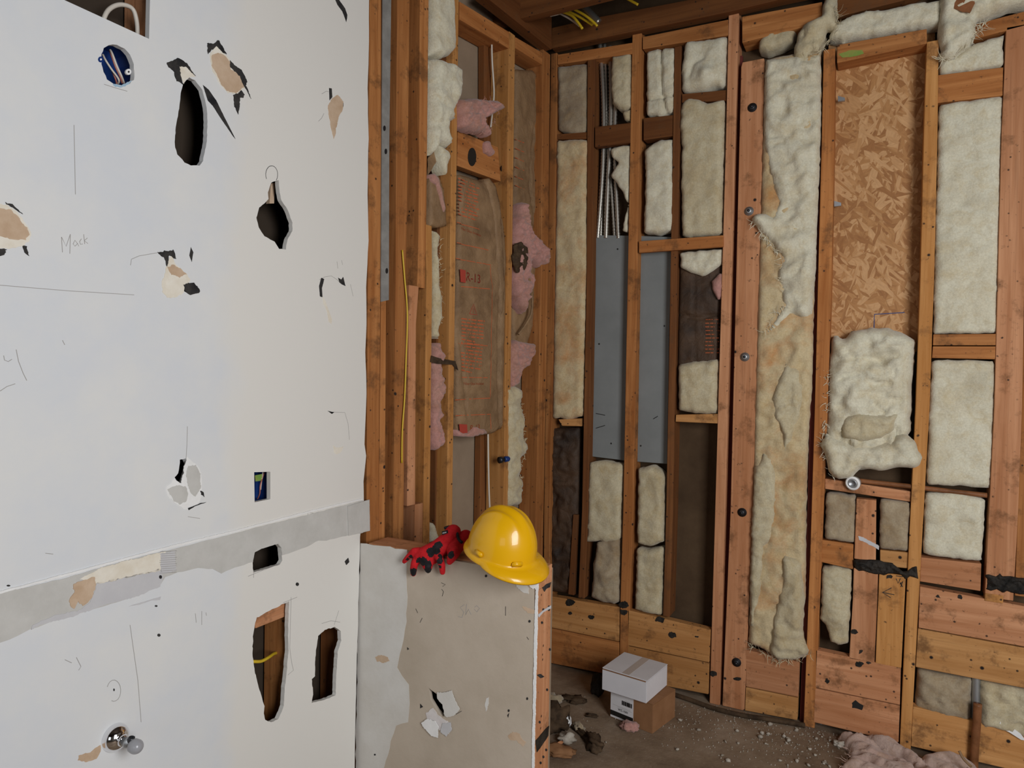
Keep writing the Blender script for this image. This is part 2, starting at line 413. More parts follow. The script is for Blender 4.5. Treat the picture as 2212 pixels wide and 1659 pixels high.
def board_paint():
    m, nt, b = newmat('primed_wallboard'); v = coords(nt, rnd=False)
    a = noi(nt, v, 5, 5, .6); f = noi(nt, v, 55, 4, .6)
    c = mix(nt, ramp(nt, a, [(.35, (0, 0, 0)), (.7, (1, 1, 1))]), (.69, .70, .71), (.76, .745, .715))
    c = mix(nt, ramp(nt, f, [(.35, (.25,) * 3), (.65, (0, 0, 0))]), c, (.60, .63, .70))
    # joint-compound band beside the outer edge, creamier than the rest
    sx = N(nt, 'ShaderNodeSeparateXYZ'); nt.links.new(v, sx.inputs[0]); ad = N(nt, 'ShaderNodeMath', operation='ADD')
    wv = noi(nt, coords(nt, rnd=False), 2.5, 3); ml = N(nt, 'ShaderNodeMath', operation='MULTIPLY'); ml.inputs[1].default_value = .35
    nt.links.new(wv, ml.inputs[0]); nt.links.new(sx.outputs[0], ad.inputs[0]); nt.links.new(ml.outputs[0], ad.inputs[1])
    m.node_tree.nodes.active = None
    r = ramp(nt, ad.outputs[0], [(0.0, (0, 0, 0)), (1.0, (1, 1, 1))]); m['_r'] = 1
    M['_wallramp'] = (nt, ad)
    c = mix(nt, r, c, (.78, .755, .68))
    st = noi(nt, v, 2.1, 5, .65); c = mix(nt, ramp(nt, st, [(.62, (0, 0, 0)), (.8, (.30,) * 3)]), c, (.50, .42, .30))
    nt.links.new(c, b.inputs['Base Color']); b.inputs['Roughness'].default_value = .75; b.inputs['Specular IOR Level'].default_value = .2
    bump(nt, b, noi(nt, v, 130, 4, .6), .12, .001)
    return m
def simple_noise(name, a, b_, sc=12, det=6, lo=.35, hi=.65, rough=.85, bm_=.3, bsc=60, dist=.002):
    m, nt, b = newmat(name); v = coords(nt); c = ramp(nt, noi(nt, v, sc, det, .65), [(lo, a), (hi, b_)])
    nt.links.new(c, b.inputs['Base Color']); b.inputs['Roughness'].default_value = rough; b.inputs['Specular IOR Level'].default_value = .2
    bump(nt, b, noi(nt, v, bsc, 5, .7), bm_, dist); return m
M['wall'] = simple_noise('primed_wallboard', (.665, .68, .70), (.735, .725, .695), 4, 6, .35, .68, .75, .12, 130, .001)
M['grey'] = simple_noise('bare_grey_board', (.50, .485, .45), (.57, .555, .52), 14, 6, .35, .65)
M['lilac'] = simple_noise('pale_grey_paper', (.53, .52, .53), (.58, .57, .57), 14)
M['tan'] = simple_noise('torn_tan_paper', (.50, .35, .23), (.60, .45, .32), 22)
M['cream'] = simple_noise('exposed_gypsum', (.72, .65, .53), (.80, .75, .65), 30)
M['white'] = simple_noise('white_plaster', (.78, .77, .75), (.84, .83, .81), 30)
M['paperd'] = simple_noise('dark_torn_paper', (.014, .014, .016), (.05, .046, .042), 30)
M['half'] = simple_noise('bare_beige_board', (.46, .385, .30), (.54, .46, .37), 6, 6, .3, .7)
M['primer'] = simple_noise('thin_white_primer', (.60, .57, .52), (.68, .66, .62), 7)
M['gyp'] = simple_noise('gypsum_core', (.62, .57, .55), (.72, .68, .66), 30)
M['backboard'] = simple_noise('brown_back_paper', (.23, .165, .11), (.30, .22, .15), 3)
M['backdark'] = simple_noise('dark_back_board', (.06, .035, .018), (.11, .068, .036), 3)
M['void'] = plain('unlit_sheathing', (.035, .022, .012), .9)  # near-black colour carries the shade of wall cavity and ceiling
M['pencil'] = plain('pencil_line', (.36, .34, .32), .8); M['pencilf'] = plain('faint_pencil_line', (.45, .45, .46), .8)
M['ink'] = plain('black_marker', (.03, .025, .02), .8)
M['blue'] = plain('blue_box_plastic', (.008, .035, .16), .35); M['bluelt'] = plain('pale_blue_plastic', (.35, .5, .62), .4)
M['cablew'] = plain('white_cable', (.62, .56, .48), .5); M['cabley'] = plain('yellow_cable', (.62, .42, .02), .45)
M['cabler'] = plain('reddish_wire', (.42, .14, .10), .5); M['black'] = plain('black_plastic', (.012, .011, .010), .5)
M['steel'] = plain('galvanised_steel', (.42, .43, .44), .45, .85); M['strap'] = simple_noise('dull_metal_strap', (.20, .19, .175), (.27, .26, .24), 20, rough=.6, bm_=.1)
M['chrome'] = plain('chrome', (.82, .82, .84), .06, 1); M['iron'] = plain('dark_iron', (.05, .05, .055), .4, .8)
M['copper'] = simple_noise('dull_copper', (.14, .055, .02), (.30, .12, .05), 12, rough=.45)
M['flex'] = plain('flexible_metal_conduit', (.55, .52, .46), .35, .9)
M['panel'] = simple_noise('grey_panel_enamel', (.19, .20, .195), (.225, .235, .23), 5, rough=.5, bm_=.05)
M['tar'] = simple_noise('black_tar', (.010, .009, .008), (.04, .032, .025), 30, rough=.55, bm_=1, bsc=70, dist=.006)
M['yellow'] = plain('yellow_helmet_shell', (.74, .385, .002), .30, spec=.35, coat=.35)
M['glred'] = simple_noise('red_knit', (.42, .008, .012), (.56, .015, .02), 60, rough=.8, bm_=.5, bsc=260, dist=.001)
M['glblk'] = simple_noise('black_rubber_palm', (.006, .006, .007), (.018, .016, .018), 60, rough=.65, bm_=.4, bsc=200, dist=.001)
M['carton'] = simple_noise('brown_cardboard', (.24, .115, .05), (.30, .15, .07), 12, rough=.8, bm_=.1)
M['cartonw'] = simple_noise('white_cardboard', (.64, .62, .63), (.69, .67, .68), 8, rough=.7, bm_=.08)
M['tape'] = plain('packing_tape', (.50, .44, .40), .3)
M['label'] = plain('label_paper', (.70, .68, .68), .5)
M['frost'] = plain('cloudy_plastic', (.42, .42, .44), .25, trans=.25)
M['green'] = simple_noise('green_spray', (.10, .30, .05), (.30, .28, .07), 20)
M['chip'] = simple_noise('plaster_chips', (.26, .22, .17), (.50, .45, .38), 30)
M['leaf'] = simple_noise('dark_rag', (.03, .018, .010), (.09, .055, .03), 25)
m, nt, b = newmat('dusty_concrete'); v = coords(nt, rnd=False)
c = ramp(nt, noi(nt, v, 3.2, 8, .68), [(.3, (.12, .075, .042)), (.5, (.23, .16, .10)), (.72, (.34, .26, .185))])
c = mix(nt, ramp(nt, noi(nt, v, 1.7, 4, .6), [(.55, (0, 0, 0)), (.72, (.6, .6, .6))]), c, (.10, .06, .04))
c = mix(nt, ramp(nt, noi(nt, v, 90, 3, .7), [(.62, (0, 0, 0)), (.75, (.5, .5, .5))]), c, (.55, .48, .40))
nt.links.new(c, b.inputs['Base Color']); b.inputs['Roughness'].default_value = .9; bump(nt, b, noi(nt, v, 40, 6, .7), .5, .006); M['floor'] = m
m, nt, b = newmat('oriented_strand_board'); v = coords(nt)
cols = None
for k, (sc, rot) in enumerate(((46, 1.35), (38, -1.1), (52, .7), (42, -.3), (48, .25), (36, -.8))):
    tc = N(nt, 'ShaderNodeTexCoord'); mp = N(nt, 'ShaderNodeMapping'); mp.vector_type = 'TEXTURE'; mp.inputs['Rotation'].default_value = (0, rot, 0); mp.inputs['Scale'].default_value = (1, 1, 4.2)
    nt.links.new(tc.outputs['Object'], mp.inputs[0])
    vr = N(nt, 'ShaderNodeTexVoronoi'); vr.inputs['Scale'].default_value = sc; nt.links.new(mp.outputs[0], vr.inputs['Vector'])
    bw = N(nt, 'ShaderNodeRGBToBW'); nt.links.new(vr.outputs['Color'], bw.inputs[0])
    cc = ramp(nt, bw.outputs[0], [(.25, (.36, .155, .045)), (.5, (.48, .235, .08)), (.75, (.62, .35, .155))])
    cc = mix(nt, .5, cc, ramp(nt, noi(nt, mp.outputs[0], 150, 2), [(.3, (.6, .55, .5)), (.7, (1, 1, 1))]), 'MULTIPLY')
    cols = cc if cols is None else mix(nt, ramp(nt, noi(nt, mp.outputs[0], 30 + 3 * k, 1), [(.54, (0, 0, 0)), (.57, (1, 1, 1))]), cols, cc)
nt.links.new(cols, b.inputs['Base Color']); b.inputs['Roughness'].default_value = .7
bw = N(nt, 'ShaderNodeRGBToBW'); nt.links.new(cols, bw.inputs[0]); bump(nt, b, bw.outputs[0], .4, .006); M['osb'] = m

# ------------------------------------------------------------------ room shell
def box_struct(name, lo, hi, mat):
    V = [(x, y, z) for x in (lo[0], hi[0]) for y in (lo[1], hi[1]) for z in (lo[2], hi[2])]
    Fc = [(0, 1, 3, 2), (4, 6, 7, 5), (0, 4, 5, 1), (2, 3, 7, 6), (0, 2, 6, 4), (1, 5, 7, 3)]
    me = bpy.data.meshes.new(name); me.from_pydata(V, [], Fc); me.update()
    o = link(name, me, mat, Matrix.Identity(4)); o['kind'] = 'structure'; return o
box_struct('floor', (-4, -3.2, -.1), (3.4, 4.2, 0), M['floor'])
ZC = 3.02
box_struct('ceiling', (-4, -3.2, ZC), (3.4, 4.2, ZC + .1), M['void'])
box_struct('wall_right', (2.2, -3.2, 0), (2.3, 4.2, ZC), M['grey'])
box_struct('wall_rear', (-4, -3.3, 0), (2.3, -3.2, ZC), M['grey'])
# far skins behind the open framing
def uvrect(P, u1, u2, v1, v2): return [(u1, v1), (u2, v1), (u2, v2), (u1, v2)]
uBe = 2.2 - PB.O.x + .02
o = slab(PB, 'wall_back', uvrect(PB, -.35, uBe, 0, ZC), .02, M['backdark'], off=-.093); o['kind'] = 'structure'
uAe = (PB.O - PA.O).dot(PA.e) + .12
o = slab(PA, 'wall_side', uvrect(PA, -.12, uAe, 0, ZC), .02, M['backboard'], off=-.095); o['kind'] = 'structure'
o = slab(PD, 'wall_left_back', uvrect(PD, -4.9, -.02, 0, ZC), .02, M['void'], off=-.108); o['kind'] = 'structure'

# boarded left wall with its real openings
def px(P, s): return P.poly(s)
Z1 = lambda pts: [(x / 2.765, y / 2.765) for x, y in pts]
Z2 = lambda pts: [(x / 2.765, 600 + y / 2.765) for x, y in pts]
Z3 = lambda pts: [(x / 2.765, 1059 + y / 2.765) for x, y in pts]
edge = [(797, -60), (797, 90), (794, 190), (796, 300), (794, 420), (796, 520), (791, 620), (792, 700), (789, 760), (792, 850), (787, 960), (791, 985), (785, 1040), (786, 1085), (778, 1160), (773, 1350), (769, 1500), (766, 1659)]
E = PD.poly(edge); E = [(E[0][0], ZC)] + E + [(E[-1][0], 0)]
outer = rag(E, .0012, .03, 3)[:-1]; outer = [p for p in outer if 0 <= p[1] <= ZC]
outer = [(E[0][0], ZC)] + outer + [(E[-1][0], 0)]
# keep the run ordered top to bottom, then close round the far left
seen = []
for p in outer:
    if not seen or p[1] < seen[-1][1] - 1e-4: seen.append(p)
outer = seen + [(-4.8, 0), (-4.8, ZC)]
HOLES = {
 'oval': Z1([(1130,462),(1165,478),(1210,540),(1235,640),(1240,740),(1234,860),(1212,960),(1190,990),(1140,988),(1100,970),(1060,920),(1045,880),(1048,760),(1065,680),(1080,560),(1095,500)]),
 'keyhole': Z1([(1605,1190),(1600,1150),(1620,1090),(1665,1075),(1672,1150),(1682,1200),(1722,1260),(1747,1330),(1745,1380),(1718,1430),(1708,1490),(1668,1488),(1640,1445),(1580,1410),(1545,1360),(1532,1300),(1550,1240)]),
 'round': [(224,103),(235,97),(252,97),(268,104),(281,118),(289,138),(291,158),(289,172),(280,181),(264,185),(246,183),(232,172),(224,156),(219,138),(220,118)],
 'rect': [(549,1020),(584,1019),(584,1078),(550,1085)],
 'slot': Z3([(1512,495),(1510,420),(1520,370),(1560,350),(1660,318),(1680,345),(1685,420),(1672,445),(1600,465)]),
 'tall': Z3([(1535,760),(1690,680),(1728,662),(1722,800),(1722,960),(1712,1090),(1700,1180),(1694,1290),(1660,1370),(1620,1385),(1585,1370),(1575,1330),(1580,1290),(1545,1180),(1520,1080),(1508,980),(1512,870),(1520,810)]),
 'short': Z3([(1900,870),(1940,835),(2000,815),(2035,840),(2038,900),(2018,960),(2008,1100),(2005,1225),(1960,1245),(1880,1265),(1862,1270),(1870,1220),(1862,1130),(1882,1110),(1882,1000)]),
 'top': [(20,-55),(139,0),(322,84),(328,-170),(20,-170)],
 'gouge': Z1([(1390,395),(1440,430),(1472,485),(1462,508),(1440,480),(1400,430)]),
 'gougeb': Z2([(1078,1085),(1110,1080),(1122,1110),(1108,1180),(1092,1225),(1070,1228),(1045,1195),(1065,1165)]),
 'gougec': Z2([(1112,1335),(1190,1308),(1190,1340),(1150,1355),(1122,1382)]),
 'cleft': Z2([(1095,50),(1140,38),(1180,50),(1190,75),(1135,102),(1098,80)]),
}
hl = []
for i, (k, h) in enumerate(HOLES.items()):
    P_ = PD.poly(h)
    if k == 'top': P_ = [p if p[1] < ZC - .05 else (p[0], ZC - .05) for p in P_]
    hl.append(P_ if k in ('rect', 'top') else rag(P_, .0016, .006, i))
wl = slab(PD, 'wall_left', outer, .0127, M['wall'], holes=hl); wl['kind'] = 'structure'
# creamier joint-compound coat: its own feathered area next to the outer edge
wm = M['wall']; nt = wm.node_tree; b = nt.nodes['Principled BSDF']; old = b.inputs['Base Color'].links[0].from_socket
tc = N(nt, 'ShaderNodeTexCoord'); sx = N(nt, 'ShaderNodeSeparateXYZ'); nt.links.new(tc.outputs['Object'], sx.inputs[0])
mu0 = sum(p[0] for p in outer) / len(outer); ue = PD.hit(500, 500)[0] - mu0
nz = noi(nt, tc.outputs['Object'], 3, 4, .6)
mm = N(nt, 'ShaderNodeMath', operation='MULTIPLY_ADD'); nt.links.new(nz, mm.inputs[0]); mm.inputs[1].default_value = .22; nt.links.new(sx.outputs[0], mm.inputs[2])
mr = N(nt, 'ShaderNodeMapRange'); mr.inputs['From Min'].default_value = ue + .08; mr.inputs['From Max'].default_value = ue + .15
nt.links.new(mm.outputs[0], mr.inputs['Value'])
c = mix(nt, mr.outputs[0], old, (.735, .71, .66)); nt.links.new(c, b.inputs['Base Color'])

def patch(P, name, pts, mat, parent, off=.0008, thick=.0014, ra=.0026, st=.0032, seed=0, label=None):
    uvp = P.poly(pts); uvp = rag(uvp, ra, st, seed + len(pts)) if ra else uvp
    o = slab(P, name, uvp, thick, M[mat], off=off, parent=parent)
    if label: o['label'] = label
    return o
W = lambda *a, **k: patch(PD, a[0], a[1], a[2], wl, **k)
W('torn_paper', Z1([(1265,330),(1300,312),(1340,330),(1375,375),(1372,410),(1420,440),(1450,480),(1455,520),(1410,558),(1350,545),(1320,500),(1290,440),(1262,390)]), 'tan', off=.0012)
W('exposed_gypsum', Z1([(1250,325),(1285,280),(1320,290),(1350,330),(1385,385),(1430,440),(1462,500),(1455,530),(1420,560),(1360,555),(1310,500),(1270,430)]), 'cream')
W('paper_flap', Z1([(1238,258),(1275,262),(1303,243),(1325,275),(1355,328),(1330,312),(1290,278),(1265,300),(1245,325)]), 'paperd', off=.0016)
W('paper_flap', Z1([(1372,362),(1440,420),(1475,480),(1468,512),(1500,592),(1452,510),(1430,455),(1395,425),(1374,398)]), 'paperd', off=.0016)
W('paper_flap', Z1([(1392,572),(1440,538),(1457,560),(1450,585),(1434,585),(1424,685),(1400,640)]), 'paperd', off=.0016)
W('exposed_gypsum', Z1([(1062,388),(1110,393),(1150,430),(1168,458),(1130,462),(1097,495),(1075,450)]), 'cream')
W('paper_flap', Z1([(998,375),(1020,365),(1058,343),(1110,378),(1150,430),(1165,455),(1110,402),(1068,398),(1075,445),(1090,502),(1055,485),(1040,430),(1005,405)]), 'paperd', off=.0016)
W('paper_flap', Z1([(1212,508),(1245,535),(1290,600),(1332,685),(1405,830),(1392,815),(1310,695),(1270,632),(1240,600)]), 'paperd', ra=.0005)
W('torn_paper', Z1([(1958,640),(1980,590),(2015,565),(2050,605),(2045,660),(2020,700),(2005,790),(1993,830),(1980,780),(1965,700)]), 'tan')
W('paper_flap', Z1([(1965,525),(1980,528),(1984,580),(1968,600)]), 'paperd', ra=.0006)
W('torn_paper', Z1([(-60,1230),(60,1252),(115,1300),(160,1360),(175,1400),(150,1438),(60,1422),(-60,1400)]), 'tan', off=.0014)
W('exposed_gypsum', Z1([(-60,1218),(40,1222),(110,1275),(165,1345),(188,1395),(165,1440),(120,1475),(50,1485),(-60,1478)]), 'cream')
W('paper_flap', Z1([(28,1208),(70,1222),(132,1278),(95,1255),(50,1226)]), 'paperd', off=.0018)
W('paper_flap', Z1([(-60,1488),(45,1490),(18,1528),(-60,1545)]), 'paperd')
W('paper_flap', Z1([(130,1468),(155,1465),(168,1528),(145,1505)]), 'paperd')
W('exposed_gypsum', [(369,550),(380,572),(402,592),(410,605),(398,620),(395,634),(378,644),(362,643),(351,628),(348,612),(355,592),(362,566)], 'cream')
W('torn_paper', [(360,577),(373,572),(388,580),(402,592),(388,598),(370,594)], 'tan', off=.0014)
W('paper_flap', [(340,544),(358,541),(375,541),(379,560),(366,552),(361,575),(355,560)], 'paperd', off=.0014)
W('paper_flap', [(395,614),(404,612),(418,611),(431,628),(428,633),(410,638),(399,628)], 'paperd', off=.0016)
W('paper_flap', [(412,534),(417,545),(414,566),(409,552)], 'paperd', ra=.0005)
W('exposed_gypsum', Z2([(1112,1075),(1150,1100),(1190,1130),(1205,1200),(1205,1290),(1190,1340),(1130,1390),(1090,1380),(1050,1350),(995,1300),(990,1250),(1045,1200),(1080,1235)]), 'white')
W('bare_paper', Z2([(1000,1262),(1050,1235),(1105,1250),(1122,1290),(1110,1335),(1075,1355),(1035,1330)]), 'grey', off=.0014)
W('bare_paper', Z2([(1122,1120),(1165,1118),(1195,1170),(1198,1250),(1165,1305),(1130,1275),(1110,1190)]), 'grey', off=.0014)
W('paper_flap', Z2([(1195,1270),(1215,1280),(1222,1305),(1198,1300)]), 'paperd', off=.0018)
W('paper_flap', Z2([(1120,1375),(1200,1345),(1230,1340),(1160,1365),(1125,1388)]), 'paperd', off=.0018, ra=.0006)
W('torn_paper', Z2([(1990,1000),(2010,1015),(2052,1008),(2035,1045),(2000,1055)]), 'cream')
W('paper_flap', [(712,889),(722,890),(717,894)], 'paperd', ra=.0004)
W('paper_flap', Z1([(2000,-40),(2025,0),(2060,50),(2074,90),(2068,132),(2045,70),(2015,30),(1995,-20)]), 'paperd', ra=.0006)
W('torn_paper', [(697,640),(703,650),(709,668),(717,690),(716,700),(710,695),(706,672),(698,655)], 'cream', ra=.0005)
W('paper_flap', [(700,603),(695,622),(696,642),(691,640),(689,618),(694,600)], 'paperd', ra=.0005)
W('paper_flap', [(730,600),(737,604),(741,598),(746,618),(738,614),(733,610)], 'paperd', ra=.0005)
W('rust_stain', Z3([(470,1585),(540,1565),(600,1520),(600,1560),(575,1605),(520,1625),(465,1612)]), 'tan', ra=.002, off=.0003)
# grey backing strip where a counter was pulled off
sp = Z3([(-1500,1010),(0,612),(180,575),(400,520),(600,462),(800,405),(1000,360),(1300,283),(1600,205),(1900,130),(2168,60),(2168,255),(2080,268),(1950,300),(1900,300),(1840,335),(1700,385),(1510,430),(1400,460),(1320,495),(1270,470),(1180,465),(1060,490),(985,520),(960,560),(850,620),(740,655),(620,690),(480,735),(350,770),(180,830),(100,870),(0,910),(-1500,1530)])
hs = [rag(PD.poly(HOLES['slot']), .0008, .006, 4)]
o = slab(PD, 'bare_strip', rag(PD.poly(sp), .0012, .012, 5), .0016, M['grey'], off=.0012, holes=hs, parent=wl); o['label'] = 'bare grey board band'
W('spackle', Z3([(470,530),(600,460),(800,408),(985,365),(955,480),(730,525),(600,558),(500,540)]), 'cream', off=.002, label='cream filler patch')
W('torn_paper', Z3([(430,570),(475,540),(565,515),(566,570),(545,640),(520,670),(490,685),(462,660),(440,705),(418,700),(405,650),(440,610)]), 'tan', off=.0024)
W('bare_paper', Z3([(570,555),(730,520),(950,470),(975,520),(950,575),(830,630),(740,650),(620,685),(480,735),(380,765),(250,800),(190,825),(200,800),(330,745),(470,715),(530,670),(565,600)]), 'lilac', off=.0020)
W('plaster_smear', Z3([(955,378),(1040,362),(1050,480),(960,500)]), 'lilac', off=.0024)
W('seam_caulk', Z3([(-1400,970),(200,548),(450,482),(800,388),(1050,322),(1400,238),(1700,160),(1900,108),(2160,48),(2160,56),(1900,120),(1700,172),(1400,250),(1050,338),(800,402),(450,498),(200,562),(-1400,990)]), 'white', off=.003, thick=.003, ra=.0008)
# loose end piece of the strip at the corner, standing proud
patch(PD, 'board_end', [(749,1093),(796,1079),(797,1146),(751,1157)], 'grey', wl, off=.004, thick=.004, ra=.0006)
W('bare_paper', Z3([(770,692),(860,665),(960,635),(955,655),(900,660),(830,685)]), 'lilac', ra=.0005)
# pencil and scratches
ml = [
 [(133,512),(135,545)], [(133,512),(143,532),(152,506)], [(152,506),(151,548)], [(168,527),(162,519),(158,527),(162,532),(168,526),(170,532)], [(176,516),(172,522),(174,528),(179,527)], [(181,506),(183,527)], [(189,514),(182,520),(190,526)],
 [(0,616),(145,628),(290,637)], [(8,768),(10,778),(18,781),(26,776)], [(35,755),(40,780),(50,806),(58,822)], [(0,845),(15,835),(33,829)],
 [(282,573),(284,560),(300,553),(345,545)], arc(246,1492,15,23,200,470), [(281,1350),(288,1400),(298,1470),(305,1560)],
 [(422,1325),(424,1345)], [(436,1320),(436,1350)], [(445,1323),(446,1330)], [(536,1245),(560,1235),(605,1218)], [(548,1238),(548,1248)], [(612,1302),(642,1290)], [(629,1290),(628,1330),(626,1400),(630,1430),(634,1448),(622,1458)],
 [(695,1347),(715,1341),(735,1344)], [(732,1319),(722,1350)], [(405,921),(404,960),(402,990)], [(690,604),(702,598),(716,596),(728,604),(738,614)], [(757,614),(763,640)], [(728,565),(730,580)], [(738,562),(740,572)],
 [(716,890),(745,891),(752,915),(755,950)], [(406,1116),(432,1120)], [(735,1145),(757,1093)], [(755,1145),(758,1093)], [(665,1107),(680,1109)], [(668,1125),(680,1120)], [(665,1107),(668,1135)],
 [(225,182),(250,190),(275,197)], [(160,270),(163,420)], [(140,1425),(155,1432)], [(165,1420),(175,1440),(170,1448)], [(695,203),(705,197),(716,200)], [(700,245),(695,255),(688,262)], [(135,735),(140,745)], [(98,1195),(115,1197)]]
marks(PD, 'pencil_mark', ml, .0011, M['pencil'], parent=wl, label='pencilled name, guide lines and scratches')
marks(PD, 'edge_hatching', [[(347 + 2 * math.sin(i), 1192 + i * 4.6), (381 + 1.5 * math.cos(i * 2), 1190 + i * 4.6)] for i in range(11)], .0009, M['pencil'], off=.0029, parent=wl)
marks(PD, 'pencil_mark', [arc(587, 377, 13, 19, 150, 400), arc(725, 226, 17, 16, -60, 160)], .0013, M['paperd'], parent=wl)
W('screw_dimple', arc(345,1246,3,4,0,340,8), 'paperd', off=.0032, ra=0); W('screw_dimple', arc(343,1372,3.5,3.5,0,340,8), 'paperd', ra=0)
W('screw_dimple', arc(642,1262,3.5,4,0,340,8), 'paperd', ra=0); W('screw_dimple', arc(18,1265,4,2,0,340,8), 'paperd', ra=0)
W('screw_dimple', arc(246,1490,1.6,3,0,340,8), 'paperd', ra=0); W('screw_dimple', arc(337,1309,3,2,0,340,8), 'paperd', ra=0)
W('scuff', [(744,1213),(752,1205),(754,1214),(748,1221)], 'paperd', ra=.0015); W('scuff', [(258,1190),(262,1196),(256,1199)], 'pencilf', ra=.0006) if False else None
W('paper_flap', Z2([(1955,795),(1995,803),(1980,812)]), 'paperd', ra=.0004)

# studs and things inside the left cavity
stud(PD, 'wall_stud', 'dark stud edge visible inside the square opening at the ceiling', [(-200,312,345),(84,312,345)], M['fir'], off=-.0135, depth=.089, cat='stud') if False else None
def inner_stud(xl, xr, label, mat='fir', y=600):
    a = PD.hit(xl, y, -.0135)[0]; b_ = PD.hit(xr, y, -.0135)[0]
    o = slab(PD, 'wall_stud', uvrect(PD, a, b_, 0, PD.hit(620, 1330, -.02)[1] if 'tall ragged' in label else ZC - .01), .088, M[mat], off=-.0135, bevel=.002); return tag(o, label, 'stud')
inner_stud(622, 655, 'stud seen as a brown side face inside the tall ragged slot', 'fir', 1450)
inner_stud(326, 352, 'stud forming the right side of the square opening by the ceiling', 'pink', 40)
inner_stud(741, 775, 'stud hidden behind the board beside the short dark slot', 'old', 1430)
o = slab(PD, 'blocking', PD.poly([(548,1330),(620,1298),(622,1330),(552,1358)], -.02), .06, M['pinkh'], off=-.02, bevel=.002); tag(o, 'pale blocking across the top of the tall ragged slot', 'blocking')
ptube(PD, 'yellow_cable', [(520,1427,-.05),(548,1429,-.03),(565,1428,-.03),(580,1420,-.035),(592,1412,-.05),(602,1410,-.07)], 0, .0042, M['cabley'], label='short yellow cable crossing the tall ragged slot', cat='cable')
ptube(PD, 'white_cable', [(215,80,-.05),(226,36,-.04),(240,17,-.04),(262,10,-.04),(285,18,-.04),(294,40,-.04),(297,75,-.05),(292,110,-.06)], 0, .0045, M['cablew'], label='white cable looping inside the square opening by the ceiling', cat='cable')
tag(slab(PD, 'wood_strip', PD.poly(Z1([(1618,1095),(1642,1092),(1637,1215),(1610,1215)]), -.03), .012, M['tan'], off=-.03), 'thin tan lath behind the neck of the keyhole shaped hole', 'lath')

# blue boxes
def blue_box(name, pts, label, depth=.045):
    t = empty(name, PD.world(*PD.hit(*pts[0], -.014), -.014), label, 'electrical box')
    P_ = PD.poly(pts, -.0135); cx = sum(p[0] for p in P_) / len(P_); cz = sum(p[1] for p in P_) / len(P_)
    out = [(cx + (a - cx) * 1.07, cz + (b_ - cz) * 1.07) for a, b_ in P_]; inn = [(cx + (a - cx) * 1.01, cz + (b_ - cz) * 1.01) for a, b_ in P_]
    slab(PD, 'box_wall', out, depth, M['blue'], off=-.0135, holes=[inn], parent=t)
    slab(PD, 'box_back', out, .003, M['blue'], off=-.0135 - depth, parent=t)
    return t
t = blue_box('round_electrical_box', HOLES['round'], 'blue round electrical box with two white wires, left of the slashed oval hole')
for c_ in ((217.5,128.5), (282,154)):
    q = slab(PD, 'screw_tab', PD.poly(arc(*c_, 6, 6.5, 0, 345, 14)), .004, M['white'] if c_[0] > 250 else M['blue'], off=.0005 if c_[0] < 250 else -.006, parent=t)
    ht = slab(PD, 'screw_hole', PD.poly(arc(*c_, 2, 2.2, 0, 330, 10)), .001, M['black'] if c_[0] > 250 else M['white'], off=.001 if c_[0] < 250 else -.0055, parent=q)
ptube(PD, 'wire', [(238,108,-.03),(243,118,-.02),(252,142,-.018),(262,164,-.02),(268,180,-.03)], 0, .0022, M['cablew'], parent=t)
ptube(PD, 'wire', [(237,110,-.032),(241,120,-.022),(249,143,-.02),(259,165,-.022),(264,180,-.03)], 0, .0018, M['cabler'], parent=t)
ptube(PD, 'wire', [(222,118,-.03),(228,130,-.02),(241,150,-.018),(253,166,-.018),(257,175,-.02),(254,182,-.03)], 0, .0020, M['cablew'], parent=t)
ptube(PD, 'wire', [(233,138,-.03),(243,156,-.024),(250,172,-.024),(252,182,-.03)], 0, .0016, M['cabler'], parent=t)
W('overspray', Z1([(670,500),(720,510),(790,480),(770,505),(720,525),(690,520)]), 'bluelt', off=.0003, ra=.002, label='pale blue smear under the round box')
t = blue_box('outlet_box', HOLES['rect'], 'small rectangular blue outlet box low on the boarded wall')
ptube(PD, 'wire', [(571,1020,-.035),(566,1035,-.02),(562,1050,-.015),(561,1066,-.02),(556,1078,-.035)], 0, .0015, M['cabler'], parent=t)
ptube(PD, 'wire', [(568,1018,-.03),(565,1040,-.018),(563,1058,-.02)], 0, .0013, M['cablew'], parent=t)
slab(PD, 'label_scrap', PD.poly([(551,1027),(566,1024),(567,1038),(552,1040)], -.02), .001, M['green'], off=-.02, parent=t)

# chrome stop valve
u, v = PD.hit(247, 1592); base = PD.world(u, v, 0)
t = empty('chrome_stop_valve', base, 'chrome wall stop valve with cloudy round cap low on the boarded wall', 'valve')
n = PD.n; Mx = frame(base, n, UP)
R_ = .0270
lathe('escutcheon', [(R_ * 1.0, -.001), (R_, .003)] + [(R_ * math.cos(a), .003 + .023 * math.sin(a)) for a in [i * math.pi / 18 for i in range(1, 8)]] + [(.010, .027), (.010, .030), (0, .030)], Mx, M['chrome'], t, 40)
tip = PD.world(*PD.hit(296, 1614, .066), .066); st = base + n * .024; d = (tip - st).normalized(); L = (tip - st).length
lathe('stem', [(.0085, 0), (.0085, L * .3), (.0098, L * .32), (.0098, L * .42), (.0078, L * .44), (.0078, L * .9), (0, L * .9)], frame(st, d), M['steel'], t, 24)
q = st + d * L * .55; lathe('screw_boss', [(.0062, 0), (.0062, .014), (.0046, .0145), (.0042, .006), (0, .006)], frame(q, (UP + d * .1 + r0 * .15)), M['iron'], t, 20)
rc = .0140; lathe('cap', [(rc * .75, -.012), (rc * .95, -.008), (rc, 0)] + [(rc * math.cos(a), rc * math.sin(a)) for a in [i * math.pi / 16 for i in range(1, 9)]], frame(tip - d * .003, d), M['frost'], t, 28)

